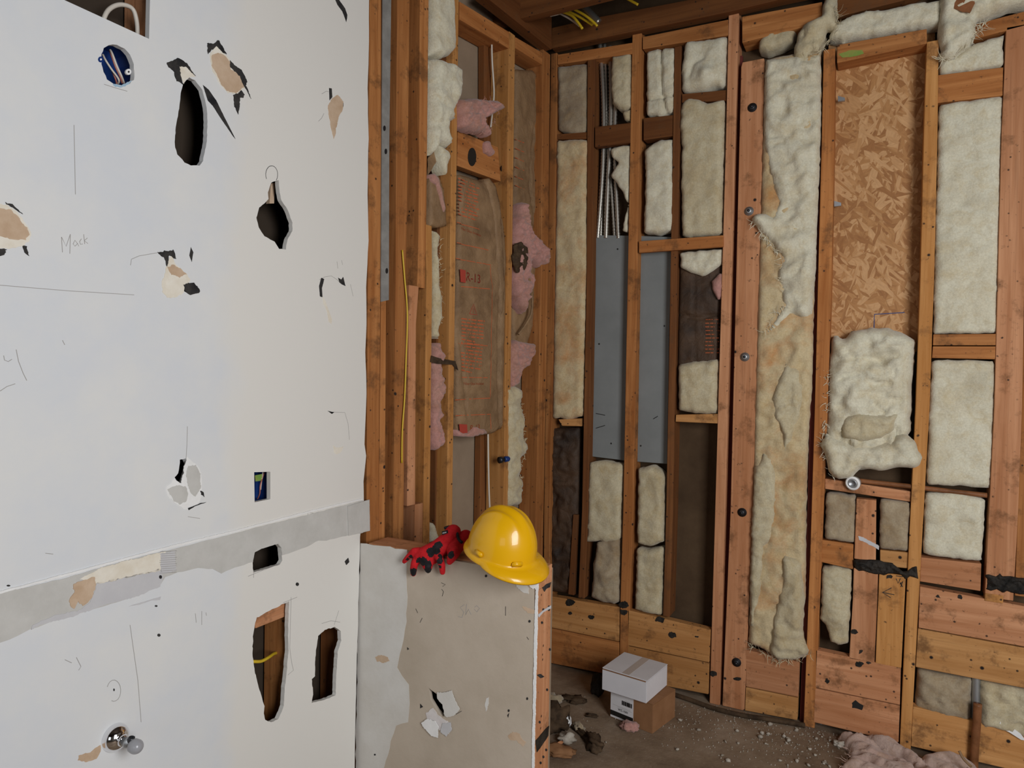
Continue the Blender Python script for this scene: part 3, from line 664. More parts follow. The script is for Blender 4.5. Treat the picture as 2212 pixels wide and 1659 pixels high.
# ------------------------------------------------------------------ half wall
uE = PC.hit(1153, 1400)[0]; ztop = (PC.hit(1156, 1247)[1] + PC.hit(785, 1172)[1]) / 2
hole = rag(PC.poly([(926,1486),(938,1495),(950,1506),(962,1530),(966,1545),(955,1548),(942,1532),(930,1512)]), .001, .006, 2)
edgeC = [(uE + .0035 * noise.noise(Vector((0, z_ * 9, 0))), z_) for z_ in [ztop * i / 24 for i in range(25)]]
hw = empty('half_wall', PC.world(uE / 2, 0, -.05), 'knee-high stub wall of beige board under the helmet and gloves', 'half wall')
hb = slab(PC, 'wallboard', [(0, 0)] + edgeC + [(0, ztop)], .0127, M['half'], holes=[hole], parent=hw)
hc = lambda *a, **k: patch(PC, a[0], a[1], a[2], hb, **k)
hc('primer_coat', [(779,1174),(830,1180),(880,1188),(878,1230),(881,1290),(876,1360),(868,1400),(858,1440),(868,1460),(884,1480),(886,1520),(882,1560),(856,1568),(845,1600),(830,1659),(800,1700),(768,1700),(772,1400)], 'primer', off=.0004, ra=.003, st=.02, label='whiter primed area')
hc('corner_bead', [(1146,1255),(1152,1246),(1163,1245),(1163,1262),(1161,1300),(1160,1400),(1157,1500),(1155,1600),(1146,2120),(1140,2120),(1150,1600),(1152,1500),(1154,1400),(1156,1300),(1158,1275)], 'white', off=.0016, thick=.004, ra=.0012)
hc('plaster_blob', [(1110,1255),(1130,1254),(1142,1270),(1143,1283),(1130,1280),(1120,1272)], 'primer', off=.0012)
hc('plaster_blob', [(1135,1250),(1158,1245),(1162,1262),(1152,1272),(1142,1262)], 'white', off=.002)
hc('brown_stain', [(1127,1310),(1140,1312),(1158,1318),(1155,1326),(1140,1324)], 'tan', off=.0006)
hc('brown_stain', [(1098,1590),(1108,1580),(1122,1584),(1128,1597),(1136,1605),(1130,1613),(1118,1600),(1104,1601)], 'tan', off=.0006)
hc('plaster_smear', [(1050,1510),(1056,1505),(1055,1525),(1049,1537),(1047,1525)], 'primer', off=.0006)
hc('torn_flap', [(944,1494),(965,1495),(978,1490),(984,1510),(995,1530),(985,1543),(968,1548),(962,1545),(957,1520),(946,1508)], 'primer', off=.004, label='flap of torn facing paper')
hc('torn_flap', [(912,1560),(925,1552),(942,1556),(950,1570),(948,1592),(935,1588),(918,1572)], 'white', off=.005)
hc('torn_flap', [(958,1562),(975,1560),(978,1575),(965,1590),(952,1580)], 'lilac', off=.003)
hc('exposed_gypsum', [(920,1540),(935,1530),(955,1552),(972,1560),(968,1585),(945,1575),(925,1560)], 'gyp', off=.0012)
for q in ([(908,1520),(914,1527),(908,1530)], arc(1144,1342,2.5,3,0,330,8), arc(1050,1244,2.5,3,0,330,8), arc(1099,1535,2,3,0,330,8), arc(1139,1509,2,3,0,330,8), [(1096,1545),(1100,1540),(1098,1550)], [(880,1398),(884,1402),(880,1404)], arc(810,1630,2,2,0,330,8)):
    hc('nail_hole', q, 'paperd', off=.0009, ra=0)
hc('scuff', [(811,1418),(822,1415),(838,1419),(842,1427),(828,1432),(814,1428)], 'tan', off=.0009, ra=.003)
marks(PC, 'pencil_mark', [[(953,1259),(962,1263),(956,1267)], [(954,1273),(958,1278),(955,1288)], [(898,1315),(902,1324)], [(912,1335),(907,1345)], [(1138,1376),(1142,1382)], [(1092,1310),(1092,1330)], [(963,1549),(985,1543),(997,1536)]], .0011, M['paperd'], off=.0006, parent=hb)
marks(PC, 'pencil_mark', [[(1003,1306),(994,1312),(1002,1322),(998,1334),(990,1332)], [(1008,1305),(1006,1328),(1012,1316),(1018,1328)], [(1025,1312),(1030,1308),(1036,1314),(1030,1322),(1025,1316)]], .0011, M['pencil'], off=.0006, parent=hb)
# framing: cap plate, end post, bottom plate
tp = .046
core = uvrect(PC, .02, uE + .0015, ztop - tp, ztop + .004)
q = slab(PC, 'cap_plate', core, .092, M['pinkh'], off=-.0128, parent=hw, bevel=.002)
slab(PC, 'end_post', uvrect(PC, uE - .0375, uE + .001, 0, ztop - tp - .001), .089, M['pink'], off=-.0128, parent=hw, bevel=.002)
slab(PC, 'stud', uvrect(PC, .01, .048, .04, ztop - tp - .001), .089, M['fir'], off=-.0128, parent=hw, bevel=.002)
slab(PC, 'bottom_plate', uvrect(PC, .03, uE - .04, 0, .038), .089, M['firh'], off=-.0128, parent=hw, bevel=.002)
slab(PC, 'back_board', uvrect(PC, 0, uE - .002, 0, ztop - .01), .0127, M['backboard'], off=-.1035, parent=hw)
# bits on the post end face (plane facing the doorway side)
PE = Plane(PC.world(uE + .0022, 0), Vector((0, 1, 0)))
def ehit(x, y): return PE.hit(x, y)
for nm, pts, mt in (('torn_knot', [(1172,1270),(1180,1262),(1190,1258),(1188,1268),(1180,1272),(1176,1278)], 'paperd'), ('torn_knot', [(1160,1458),(1168,1456),(1176,1462),(1168,1465)], 'paperd'),
                    ('paint_smear', [(1162,1328),(1176,1316),(1190,1308),(1190,1314),(1174,1322),(1164,1334)], 'lilac'), ('tar_smear', [(1157,1600),(1166,1590),(1178,1575),(1186,1568),(1184,1590),(1172,1608),(1160,1625)], 'tar')):
    slab(PE, nm, rag(PE.poly(pts), .001, .005, 3), .0015, M[mt], off=.0006, parent=hw)
for x, y in ((1174,1317),(1186,1317),(1171,1345),(1188,1403),(1182,1490),(1166,1560),(1186,1311),(1174,1635),(1180,1620),(1168,1648)):
    slab(PE, 'nail_hole', PE.poly(arc(x, y, 2, 3, 0, 330, 8)), .001, M['paperd'], off=.0005, parent=hw)

# ------------------------------------------------------------------ left stud wall (PA)
sA = lambda label, rows, mat='fir', **k: stud(PA, k.pop('name', 'wall_stud'), label, rows, M[mat], **k)
sA('outermost stud edge beside the cut board, mostly under the metal strap', [(-60,799,824),(300,798,824),(640,794,822),(1160,793,818)], 'fir', floor=True)
sA('second stud, tight against the outermost one below the metal strap end', [(-60,826,838),(640,824,834),(1160,818,833)], 'fir', floor=True)
sA('third stud with a yellow cable running down its right edge', [(-60,859,886),(300,856,882),(600,855,877),(1160,850,873)], 'fir', floor=True)
sA('short hanging stud that ends in a cut half way down', [(-60,908,927),(250,906,924),(500,905,921),(622,902,918)], 'fir')
sA('rough pinkish scab board under the cut stud', [(617,884,905),(700,883,899),(900,881,898),(1092,880,897)], 'pink', name='scab_board', cat='board')
sA('narrow pencil-marked stud starting below the white wool', [(486,919,933),(600,922,934),(900,918,932),(1172,914,928)], 'yel', floor=True)
sA('short pale block standing on the half wall beside the pencil-marked stud', [(1088,897,914),(1175,895,913)], 'pink', name='stud_block', cat='block', floor=True)
sA('stud to the left of the printed kraft paper batt', [(-60,979,992),(150,978,990),(600,972,984),(1150,965,977)], 'yel', floor=True)
sA('stud to the right of the printed kraft paper batt', [(72,1100,1113),(300,1097,1110),(600,1095,1106),(840,1092,1103),(1095,1088,1097)], 'yel', floor=True)
sA('left half of the corner post', [(112,1173,1189),(600,1169,1184),(1100,1158,1174)], 'fir', floor=True)
stud(PB, 'wall_stud', 'right half of the corner post', [(115,1190,1203),(600,1184,1198),(1100,1175,1188),(1290,1174,1187)], M['fir'], floor=True)
bA = lambda label, pts, mat='firh', depth=.089, off=0, name='blocking', cat='blocking', **k: board(PA, name, label, cat, pts, depth, M[mat], off, **k)
bA('top plate of the left framing between the two studs of the printed batt', [(993,3),(1100,69),(1100,105),(993,42)], name='top_plate', cat='plate')
bA('short top plate running into the corner post', [(1114,80),(1172,114),(1172,140),(1114,104)], name='top_plate', cat='plate')
bA('top plate over the studs at the cut board', [(800,-70),(978,-8),(978,-60),(800,-130)], name='top_plate', cat='plate')
bA('cross block with two black bored holes above the printed batt', [(990,282),(1076,318),(1082,392),(988,358)], 'firh', .038, -.03)
for x, y, rx, ry in ((1020,339,9,20), (1089,364,7,9)):
    q = slab(PA, 'bored_hole', PA.poly(arc(x, y, rx, ry, 0, 345, 16), -.0285 if x < 1060 else -.028), .002, M['black'], off=-.0285 if x < 1060 else -.028, parent=bpy.data.objects[[o.name for o in C.objects if o.name.startswith('blocking')][-1]])
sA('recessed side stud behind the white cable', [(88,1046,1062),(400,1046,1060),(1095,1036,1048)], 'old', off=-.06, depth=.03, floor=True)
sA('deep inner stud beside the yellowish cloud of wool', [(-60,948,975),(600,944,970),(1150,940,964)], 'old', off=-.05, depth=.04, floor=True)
bA('cross block behind the white wool near the top', [(950,118),(980,128),(980,150),(950,142)], 'oldh', .03, -.03)
tag(slab(PA, 'metal_strap', PA.poly([(826,-60),(845,-60),(840,300),(839,648),(822,652),(823,300)], .002), .003, M['strap'], off=.004), 'long grey metal strap nailed over the outermost studs', 'strap')
tt = C.objects['metal_strap']
for x, y in ((831,277),(834,327),(836,585)):
    slab(PA, 'nail_head', PA.poly(arc(x, y, 2.5, 6, 0, 330, 10), .006), .003, M['iron'], off=.006, parent=tt)
ptube(PA, 'yellow_cable', [(869,540),(874,600),(880,680),(877,780),(874,860),(869,930),(868,1000)], .008, .0026, M['cabley'], label='yellow cable hanging along the third stud', cat='cable')
ptube(PA, 'white_cable', [(1062,78),(1063,130),(1067,195),(1065,230),(1060,275)], -.035, .0035, M['cablew'], label='white cable hanging above the pink wool', cat='cable')
ptube(PA, 'white_cable', [(1054,925),(1055,1000),(1057,1080),(1062,1170)], -.03, .0035, M['cablew'], label='white cable dropping below the printed batt to the helmet', cat='cable')
# pieces of wool on the left framing
def bt(P, label, pts, mat, **k): return batt(P, k.pop('name', 'insulation_batt'), pts, M[mat], label=label, **k)
s = 0
b1 = bt(PA, 'rounded white wool at the very top of the left framing', [(926,-60),(966,-60),(974,10),(978,60),(978,112),(965,122),(952,127),(926,119)], 'woolw', off=-.01, puff=.03, seed=1)
b2 = bt(PA, 'torn white wool spilling past the stud below the rounded piece', [(925,126),(950,130),(970,140),(989,150),(990,180),(984,220),(972,245),(974,262),(960,268),(964,300),(970,320),(958,318),(944,315),(930,335),(924,332)], 'woolw', off=-.004, puff=.035, amp=.012, seed=2, fold=.006)
batt(PA, 'hanging_wisp', [(944,312),(958,318),(968,325),(972,340),(966,360),(964,380),(956,368),(950,340)], M['woolw'], off=.0, puff=.012, amp=.006, seed=3, parent=b2)
tag(slab(PA, 'torn_paper', rag(PA.poly([(925,340),(948,318),(954,326),(934,365),(924,378)], -.02), .002, .01, 2), .002, M['kraft'], off=-.02), 'fold of brown facing paper under the torn white wool', 'paper')
b3 = bt(PA, 'small printed kraft batt between the cut stud and the printed batt', [(926,385),(948,380),(958,410),(963,450),(964,488),(945,492),(926,488)], 'kraft', off=-.02, puff=.01, amp=.004, seed=4, ragamp=.001)
batt(PA, 'pink_backing', [(930,378),(940,374),(948,386),(956,420),(962,450),(958,460),(950,430),(942,400),(932,392)], M['woolp'], off=-.01, puff=.008, amp=.003, seed=5, parent=b3)
b4 = bt(PA, 'thin ragged strip of white wool left of the printed batt', [(934,500),(948,508),(943,540),(947,580),(946,620),(952,660),(950,700),(946,732),(934,728)], 'wool', off=-.012, puff=.015, amp=.012, seed=6, ragamp=.007)
fibres(PA, 'loose_fibres', [(945,510),(948,600),(952,700)], 60, M['wool'], b4, .02, -.01, 3)
b5 = bt(PA, 'ragged pink wool left of the printed batt', [(933,745),(950,742),(956,770),(952,800),(958,830),(958,850),(946,870),(957,900),(950,912),(960,945),(955,962),(938,972),(932,960)], 'woolp', off=-.012, puff=.018, amp=.018, freq=2.4, res=.0042, seed=7, ragamp=.006, fold=.006)
bt(PA, 'small white wool puff by the foot of the pencil-marked stud', [(926,1128),(936,1130),(942,1146),(946,1172),(926,1172)], 'woolw', off=-.01, puff=.02, amp=.008, seed=8)
tag(slab(PA, 'plastic_strap', PA.poly([(932,768),(950,774),(984,780),(990,800),(984,796),(978,788),(946,786),(930,782)], .004), .002, M['leaf'], off=.004), 'dark flat tie stretched across to the printed batt', 'strap')
# printed kraft batt
kb = bt(PA, 'long kraft-faced batt printed R-13 in red', [(990,376),(1040,392),(1052,384),(1066,398),(1078,440),(1088,500),(1091,560),(1088,700),(1086,800),(1084,925),(1062,936),(1025,943),(985,936),(983,880),(984,800),(978,700),(984,600),(987,500)], 'kraft', off=-.016, puff=.012, rad=.02, amp=.005, seed=9, ragamp=.001,
        creases=(([(1052,400),(1068,470),(1076,560),(1078,640),(1073,700),(1072,800),(1076,930)], .005, .016), ([(980,700),(992,760),(1000,850),(1004,900)], .005, .008)))
batt(PA, 'paper_edge_flap', [(1048,390),(1056,384),(1070,400),(1080,440),(1086,520),(1090,620),(1084,700),(1078,640),(1074,560),(1068,480),(1056,420)], M['kraft'], off=-.004, puff=.006, rad=.01, amp=.003, seed=10, ragamp=.001, parent=kb)
batt(PA, 'torn_bottom_edge', [(985,928),(1010,938),(1025,922),(1045,928),(1055,934),(1022,944),(990,942)], M['woolp'], off=.0, puff=.005, rad=.01, amp=.003, seed=11, parent=kb)
OFP = .003
def words(P, rows, off, wd, name, parent, mat, seed=1):
    rnd = random.Random(seed); st = []
    for (x1, y1, x2, y2) in rows:
        L = x2 - x1; x = 0
        while x < L:
            k = min(rnd.uniform(4, 13), L - x); f = x / L; g = (x + k) / L
            st.append([(x1 + L * f, y1 + (y2 - y1) * f), (x1 + L * g, y1 + (y2 - y1) * g)]); x += k + rnd.uniform(1.6, 2.6)
    return marks(P, name, st, wd, mat, off=off, parent=parent, wrap=parent)
words(PA, [(990, 385 + i * 7.6, 1036 + (2 if i % 2 else -3), 399 + i * 7.6) for i in range(11)], OFP, .0044, 'printed_paragraph', kb, M['print'], 1)
words(PA, [(1000, 688 + i * 7.4, 1050 - i * .6 - (18 if i in (6, 15) else 0), 694 + i * 7.4) for i in range(16)], OFP, .0044, 'printed_paragraph', kb, M['print'], 2)
marks(PA, 'printed_rule', [[(987,480),(1040,495)], [(987,524),(1058,540)], [(985,558),(1063,572),(1066,640),(1064,760),(1062,858)], [(994,618),(1060,624)], [(996,742),(1056,747)], [(996,815),(1056,816)], [(983,864),(1062,860)], [(984,898),(1063,895),(1064,935)]], .0028, M['print'], off=OFP, parent=kb, wrap=kb)
def text(P, s_, px_, py_, size, mat, off, parent, name, tilt=0, sx_=1.0):
    cu_ = bpy.data.curves.new(name, 'FONT'); cu_.body = s_; cu_.size = size; cu_.extrude = .0003; cu_.align_x = 'CENTER'; cu_.align_y = 'CENTER'
    tmp = bpy.data.objects.new(name, cu_); C.objects.link(tmp); dg = bpy.context.evaluated_depsgraph_get()
    me = bpy.data.meshes.new_from_object(tmp.evaluated_get(dg)); bpy.data.objects.remove(tmp)
    me.transform(Matrix.Rotation(math.radians(90), 4, 'X') @ Matrix.Rotation(tilt, 4, 'Z') @ Matrix.Diagonal((sx_, 1, 1, 1)))
    me.materials.clear(); u_, v_ = P.hit(px_, py_, off)
    o = link(name, me, mat, P.mat(u_, v_, off), parent); cling(o, parent); return o
text(PA, 'R-13', 1026, 601, .046, M['printr'], OFP, kb, 'printed_text', .0, 1.05)
text(PA, 'Fiber Glass Insulation', 1022, 501, .014, M['print'], OFP, kb, 'printed_text', -.05)
text(PA, 'Fiber Glass Insulation', 1028, 829, .014, M['print'], OFP, kb, 'printed_text', .0)
text(PA, 'R-13', 1030, 925, .032, M['print'], OFP, kb, 'printed_text', .0, 1.05)
slab(PA, 'printed_block', PA.poly([(994,581),(1006,584),(1006,611),(995,609)], OFP), .001, M['printr'], off=OFP, parent=kb)
slab(PA, 'printed_block', PA.poly([(992,916),(1009,917),(1010,935),(994,937)], OFP), .001, M['printr'], off=OFP, parent=kb)
marks(PA, 'warning_triangle', [[(1018,678),(1026,657),(1034,680),(1018,678)], [(1026,665),(1026,675)]], .0022, M['printr'], off=OFP, parent=kb, wrap=kb)
bp = bt(PA, 'tuft of pink wool hanging over the bored cross block', [(990,214),(1004,216),(1013,212),(1030,214),(1048,218),(1066,217),(1074,226),(1086,235),(1074,242),(1060,248),(1050,255),(1038,258),(1046,270),(1056,286),(1054,296),(1040,290),(1026,288),(1010,284),(990,274)], 'woolp', off=.006, puff=.03, amp=.018, freq=2.4, res=.0042, seed=12, fold=.008, ragamp=.005, thick=.03)
fibres(PA, 'loose_fibres', [(1010,284),(1050,292),(1080,236),(1040,216)], 50, M['woolp'], bp, .02, .02, 5)
bt(PA, 'small pink scrap beneath the pink tuft', [(1046,306),(1058,304),(1062,318),(1070,330),(1060,336),(1048,330)], 'woolp', off=-.02, puff=.012, amp=.006, seed=13, thick=.01)
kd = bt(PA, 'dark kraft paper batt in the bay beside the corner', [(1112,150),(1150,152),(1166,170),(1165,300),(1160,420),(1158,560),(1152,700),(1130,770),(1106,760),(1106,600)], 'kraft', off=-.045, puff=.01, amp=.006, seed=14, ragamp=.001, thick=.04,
        creases=(([(1152,270),(1144,330),(1140,400),(1150,470),(1152,520)], .004, .014),))
words(PA, [(1113, 300 + i * 20, 1134, 308 + i * 20) for i in range(6)], -.03, .003, 'printed_paragraph', kd, M['print'], 4)
p6 = bt(PA, 'pink wool torn open beside the corner post, upper clump', [(1108,500),(1114,470),(1122,440),(1128,436),(1134,462),(1142,500),(1150,512),(1162,518),(1168,540),(1184,555),(1176,572),(1160,578),(1146,560),(1138,575),(1146,600),(1140,640),(1128,680),(1118,660),(1108,600)], 'woolp', off=-.012, puff=.028, amp=.018, freq=2.4, res=.0042, seed=15, fold=.008, ragamp=.004, thick=.03, bulges=((1160,545,.03,.02), (1122,540,.025,-.02)))
batt(PA, 'cavity_shade', [(1112,530),(1125,522),(1140,535),(1142,560),(1132,585),(1120,590),(1112,570)], M['leaf'], off=.017, puff=.003, amp=.016, freq=2.5, ragamp=.009, res=.0035, seed=18, parent=p6, thick=.01, label='dark piece coloured as the shaded hollow')  # dark piece laid in; the hole's shade is its colour
p7 = bt(PA, 'pink wool torn open beside the corner post, lower clump', [(1100,745),(1112,735),(1130,740),(1154,742),(1150,768),(1138,790),(1124,800),(1116,830),(1102,838),(1098,800)], 'woolp', off=-.012, puff=.02, amp=.018, freq=2.4, res=.0042, seed=16, fold=.008, ragamp=.005, thick=.03)
ptube(PA, 'paper_ribbon', [(1134,570,.0),(1143,600,.012),(1149,640,.012),(1148,675,.006),(1136,700,0),(1120,722,-.01)], 0, .005, M['kraft'], label='narrow curled paper ribbon between the two pink clumps', cat='paper')
w8 = bt(PA, 'ragged white wool right of the lower stud, above the helmet', [(1093,838),(1110,834),(1124,842),(1122,870),(1128,900),(1124,930),(1136,965),(1128,985),(1118,990),(1120,1030),(1126,1060),(1120,1090),(1092,1096)], 'wool', off=-.008, puff=.022, amp=.016, seed=17, ragamp=.007, fold=.005)
fibres(PA, 'loose_fibres', [(1122,850),(1126,930),(1132,975),(1120,1060)], 70, M['wool'], w8, .018, .0, 8)
cn = empty('pipe_stub', PA.world(*PA.hit(1082, 992, .01), .01), 'small metal stub with a blue cap on the stud above the helmet', 'pipe stub')
a = PA.world(*PA.hit(1078, 994, .005), .005); e_ = PA.world(*PA.hit(1112, 989, .03), .03); dd = (e_ - a).normalized()
lathe('fitting', [(.013, 0), (.013, .012), (.008, .014), (.008, .026), (0, .026)], frame(a, dd), M['iron'], cn, 20)
lathe('blue_cap', [(.0095, .026), (.0115, .030), (.0115, .044), (.008, .050), (0, .051)], frame(a, dd), M['blue'], cn, 20)

# ------------------------------------------------------------------ right stud wall (PB)
sB = lambda label, rows, mat='fir', **k: stud(PB, k.pop('name', 'wall_stud'), label, rows, M[mat], **k)
sB('thin brown stud left of the flexible conduits and the grey panel', [(125,1269,1285),(300,1268,1282),(600,1267,1279),(1100,1257,1270),(1292,1249,1262)], 'old', off=-.002)
sB('round-edged stud in front of the grey panel', [(68,1366,1386),(300,1362,1383),(600,1355,1377),(1100,1346,1368),(1300,1340,1360),(1462,1338,1356)], 'fir')
sB('brown stud closing the right side of the grey panel', [(100,1457,1472),(600,1449,1461),(1100,1439,1453),(1332,1432,1446)], 'old', off=-.004)
sB('full height stud just left of the bolted post', [(22,1574,1596),(300,1568,1590),(600,1560,1583),(1100,1545,1567),(1500,1533,1555)], 'pink', floor=True)
sB('dark red strip coloured as the shade in the gap beside the bolted post', [(120,1596,1604),(600,1583,1592),(1100,1568,1580),(1520,1553,1562)], 'red', off=-.05, depth=.02, cat='strip', name='gap_shade')  # added strip; the gap's shade is put into its colour
post = sB('wide bolted post with round washers', [(130,1604,1650),(140,1601,1652),(600,1590,1641),(1100,1578,1626),(1530,1560,1608)], 'pink', cat='post', name='post')
for x, y in ((1625,232),(1618,456),(1609,771),(1603,1107),(1591,1431)):
    u_, v_ = PB.hit(x, y, .003); g_ = frame(PB.world(u_, v_, 0), PB.n)
    bo = lathe('bolt', [(.017, 0), (.017, .003), (.010, .004), (.010, .011), (.007, .012), (0, .012)], g_, M['iron'] if y in (232, 1107, 1431) else M['steel'], post, 24)
    lathe('bolt_tip', [(.005, .012), (.005, .018), (0, .019)], g_, M['iron'], bo, 12)
sB('dark red strip coloured as the shade in the gap behind the ragged wool column', [(300,1764,1776),(600,1755,1767),(1100,1744,1754),(1560,1727,1738)], 'red', off=-.03, depth=.03, cat='strip', name='gap_shade')  # added strip; its colour carries the shaded gap
sB('stud left of the strand board with two metal clips', [(106,1779,1804),(300,1775,1802),(600,1767,1796),(880,1760,1788),(1200,1750,1775),(1560,1736,1760)], 'fir', floor=True)
sB('stud right of the strand board with pencilled marks', [(88,2002,2028),(300,1995,2025),(600,1988,2018),(880,1978,2008),(1200,1962,1990),(1600,1944,1968)], 'yel', floor=True)
sB('wide stud at the right border ending in a black tar band', [(55,2174,2216),(300,2163,2216),(600,2156,2213),(880,2148,2209),(1100,2138,2200),(1294,2127,2189)], 'pink')
sB('last stud cut off by the right border', [(55,2219,2262),(600,2216,2260),(1290,2192,2240)], 'fir')
bB = lambda label, pts, mat='firh', depth=.089, off=0, name='blocking', cat='blocking', **k: board(PB, name, label, cat, pts, depth, M[mat], off, **k)
bB('top plate over the first bays beside the corner', [(1204,118),(1366,92),(1366,116),(1204,139)], 'firh', name='top_plate', cat='plate')
bB('top plate over the bays above the grey panel', [(1388,80),(1573,42),(1573,76),(1388,106)], 'firh', name='top_plate', cat='plate')
bB('broad header plate between the full height stud and the hanging wool', [(1603,36),(1776,4),(1776,48),(1603,92)], 'firh', name='header', cat='header')
bB('green-sprayed header over the strand board', [(1808,97),(2002,62),(2002,94),(1808,136)], 'firh', name='header', cat='header')
hdr = [o for o in C.objects if o.name.startswith('header')][-1]
slab(PB, 'green_spray', rag(PB.poly([(1812,118),(1835,108),(1862,108),(1866,116),(1845,122),(1820,124)]), .002, .01, 2), .001, M['green'], off=.0009, parent=hdr)
bB('top plate above the last bay at the right border', [(2107,52),(2230,20),(2230,52),(2097,86)], 'firh', name='top_plate', cat='plate')
bB('upper board above the long wool roll near the ceiling', [(1780,-60),(2020,-60),(2020,-30),(1955,0),(1780,44)], 'oldh', .06, -.03, name='ceiling_board', cat='board')
bB('thin cross block in the first bay beside the corner', [(1203,290),(1268,285),(1268,300),(1203,301)], 'oldh', .07, -.01)
bB('cross block over the flexible conduits', [(1285,274),(1362,265),(1362,308),(1285,318)], 'oldh', .03, .0)
bB('cross block between the two middle bays at conduit height', [(1390,255),(1456,248),(1456,293),(1390,303)], 'oldh', .05, -.01)
bB('cross block under the folded wool pillow', [(1473,203),(1570,194),(1570,217),(1473,222)], 'oldh', .07, -.01)
bB('rail crossing the top of the grey panel', [(1380,521),(1562,508),(1562,533),(1380,546)], 'firh', .02, .012)
bB('pale rail below the square wool pad', [(1460,896),(1551,894),(1551,915),(1459,911)], 'yelh', .085, -.003)
bB('small block at the foot of the first wool strip', [(1206,906),(1256,904),(1256,921),(1214,920)], 'yelh', .08, -.005)
gk = 'horizontal fire blocks and boards at the foot of the wall'
bB('upper foot board nearest the half wall', [(1188,1288),(1338,1312),(1337,1386),(1188,1355)], 'yelh', .038, .0)
bB('lower foot board nearest the half wall', [(1188,1357),(1337,1388),(1338,1462),(1188,1432)], 'firh', .038, .0)
bB('upper foot board behind the cartons', [(1356,1318),(1535,1361),(1532,1431),(1356,1394)], 'yelh', .038, .0)
bB('lower foot board behind the cartons', [(1356,1396),(1532,1433),(1530,1500),(1356,1466)], 'yelh', .038, .0)
bB('upper foot board under the ragged wool column', [(1611,1404),(1727,1430),(1724,1506),(1611,1483)], 'pinkh', .038, .0)
bB('lower foot board under the ragged wool column', [(1611,1485),(1724,1508),(1722,1556),(1609,1535)], 'yelh', .038, .0)
bB('pinkish board at the foot of the bay left of the pencilled stud', [(1762,1404),(1946,1443),(1944,1523),(1761,1485)], 'pinkh', .038, .0)
bB('lowest board left of the pencilled stud with a black knot hole', [(1760,1487),(1944,1525),(1941,1604),(1757,1560)], 'pinkh', .038, .0)
kn = [o for o in C.objects if o.name.startswith('blocking')][-1]
slab(PB, 'knot_hole', rag(PB.poly([(1840,1518),(1848,1512),(1856,1519),(1866,1524),(1862,1534),(1850,1530),(1841,1530)]), .0015, .006, 2), .001, M['black'], off=.0008, parent=kn)
bB('pinkish cross block under the capped pipe', [(1782,1034),(1968,1062),(1967,1084),(1782,1056)], 'pinkh', .06, -.01)
bB('cross block left of the short pink post', [(1774,1166),(1844,1176),(1843,1230),(1773,1214)], 'firh', .06, -.008)
bB('cross block right of the short pink post under the tar', [(1901,1188),(1963,1194),(1961,1228),(1901,1222)], 'yelh', .06, -.008)
bB('upper cross block at the top of the right-hand bay', [(2027,162),(2167,145),(2166,206),(2025,222)], 'firh', .08, -.004)
bB('upper half of the doubled cross block in the right-hand bay', [(2016,722),(2153,721),(2152,746),(2015,746)], 'firh', .08, -.004)
bB('lower half of the doubled cross block in the right-hand bay', [(2015,748),(2152,748),(2150,776),(2013,773)], 'firh', .08, -.004)
bB('split cross block above the two long boards', [(1989,1204),(2120,1218),(2118,1277),(1987,1256)], 'pinkh', .07, -.006)
bB('upper of the two long boards at the right border', [(1987,1267),(2240,1315),(2240,1402),(1984,1356)], 'pinkh', .038, .0, name='long_board', cat='board')
bB('lower of the two long boards at the right border', [(1983,1358),(2240,1405),(2240,1492),(1978,1441)], 'yelh', .038, .0, name='long_board', cat='board')
bB('bottom board behind the rusty pipe', [(1972,1526),(2240,1592),(2240,1676),(1968,1612)], 'yelh', .038, .0, name='long_board', cat='board')
sB('short pink post standing over the tar band', [(1079,1850,1893),(1210,1845,1892)], 'pink', name='short_post', cat='post', depth=.04)
o = sB('lower pink post between the tar band and the foot boards', [(1231,1844,1897),(1300,1842,1895),(1428,1834,1889)], 'pink', name='short_post', cat='post', depth=.04)
o = sB('yellow board with a pencilled arrow next to the lower pink post', [(1240,1899,1957),(1300,1897,1954),(1438,1891,1947)], 'yel', name='short_post', cat='post', depth=.04)
marks(PB, 'pencil_mark', [[(1926,1270),(1906,1280),(1924,1291)], [(1908,1280),(1932,1285)], [(1936,1250),(1940,1260),(1945,1250)], [(1944,1262),(1950,1256),(1946,1268)], [(1936,1244),(1953,1246)], [(1950,1268),(1944,1258)]], .0025, M['ink'], off=.001, parent=o, label='pencilled arrow and short note')
slab(PB, 'paint_smear', rag(PB.poly([(1854,1158),(1868,1162),(1885,1172),(1900,1180),(1898,1188),(1880,1178),(1864,1170),(1855,1166)], .003), .002, .005, 2), .0012, M['lilac'], off=.001, parent=[q_ for q_ in C.objects if q_.name.startswith('short_post')][0])
# light ends under the tar of the wide stud
sB('pale cut stub under the right-hand tar band, left piece', [(1284,2128,2168),(1301,2126,2167)], 'yel', name='stub', cat='block', depth=.03, off=.002)
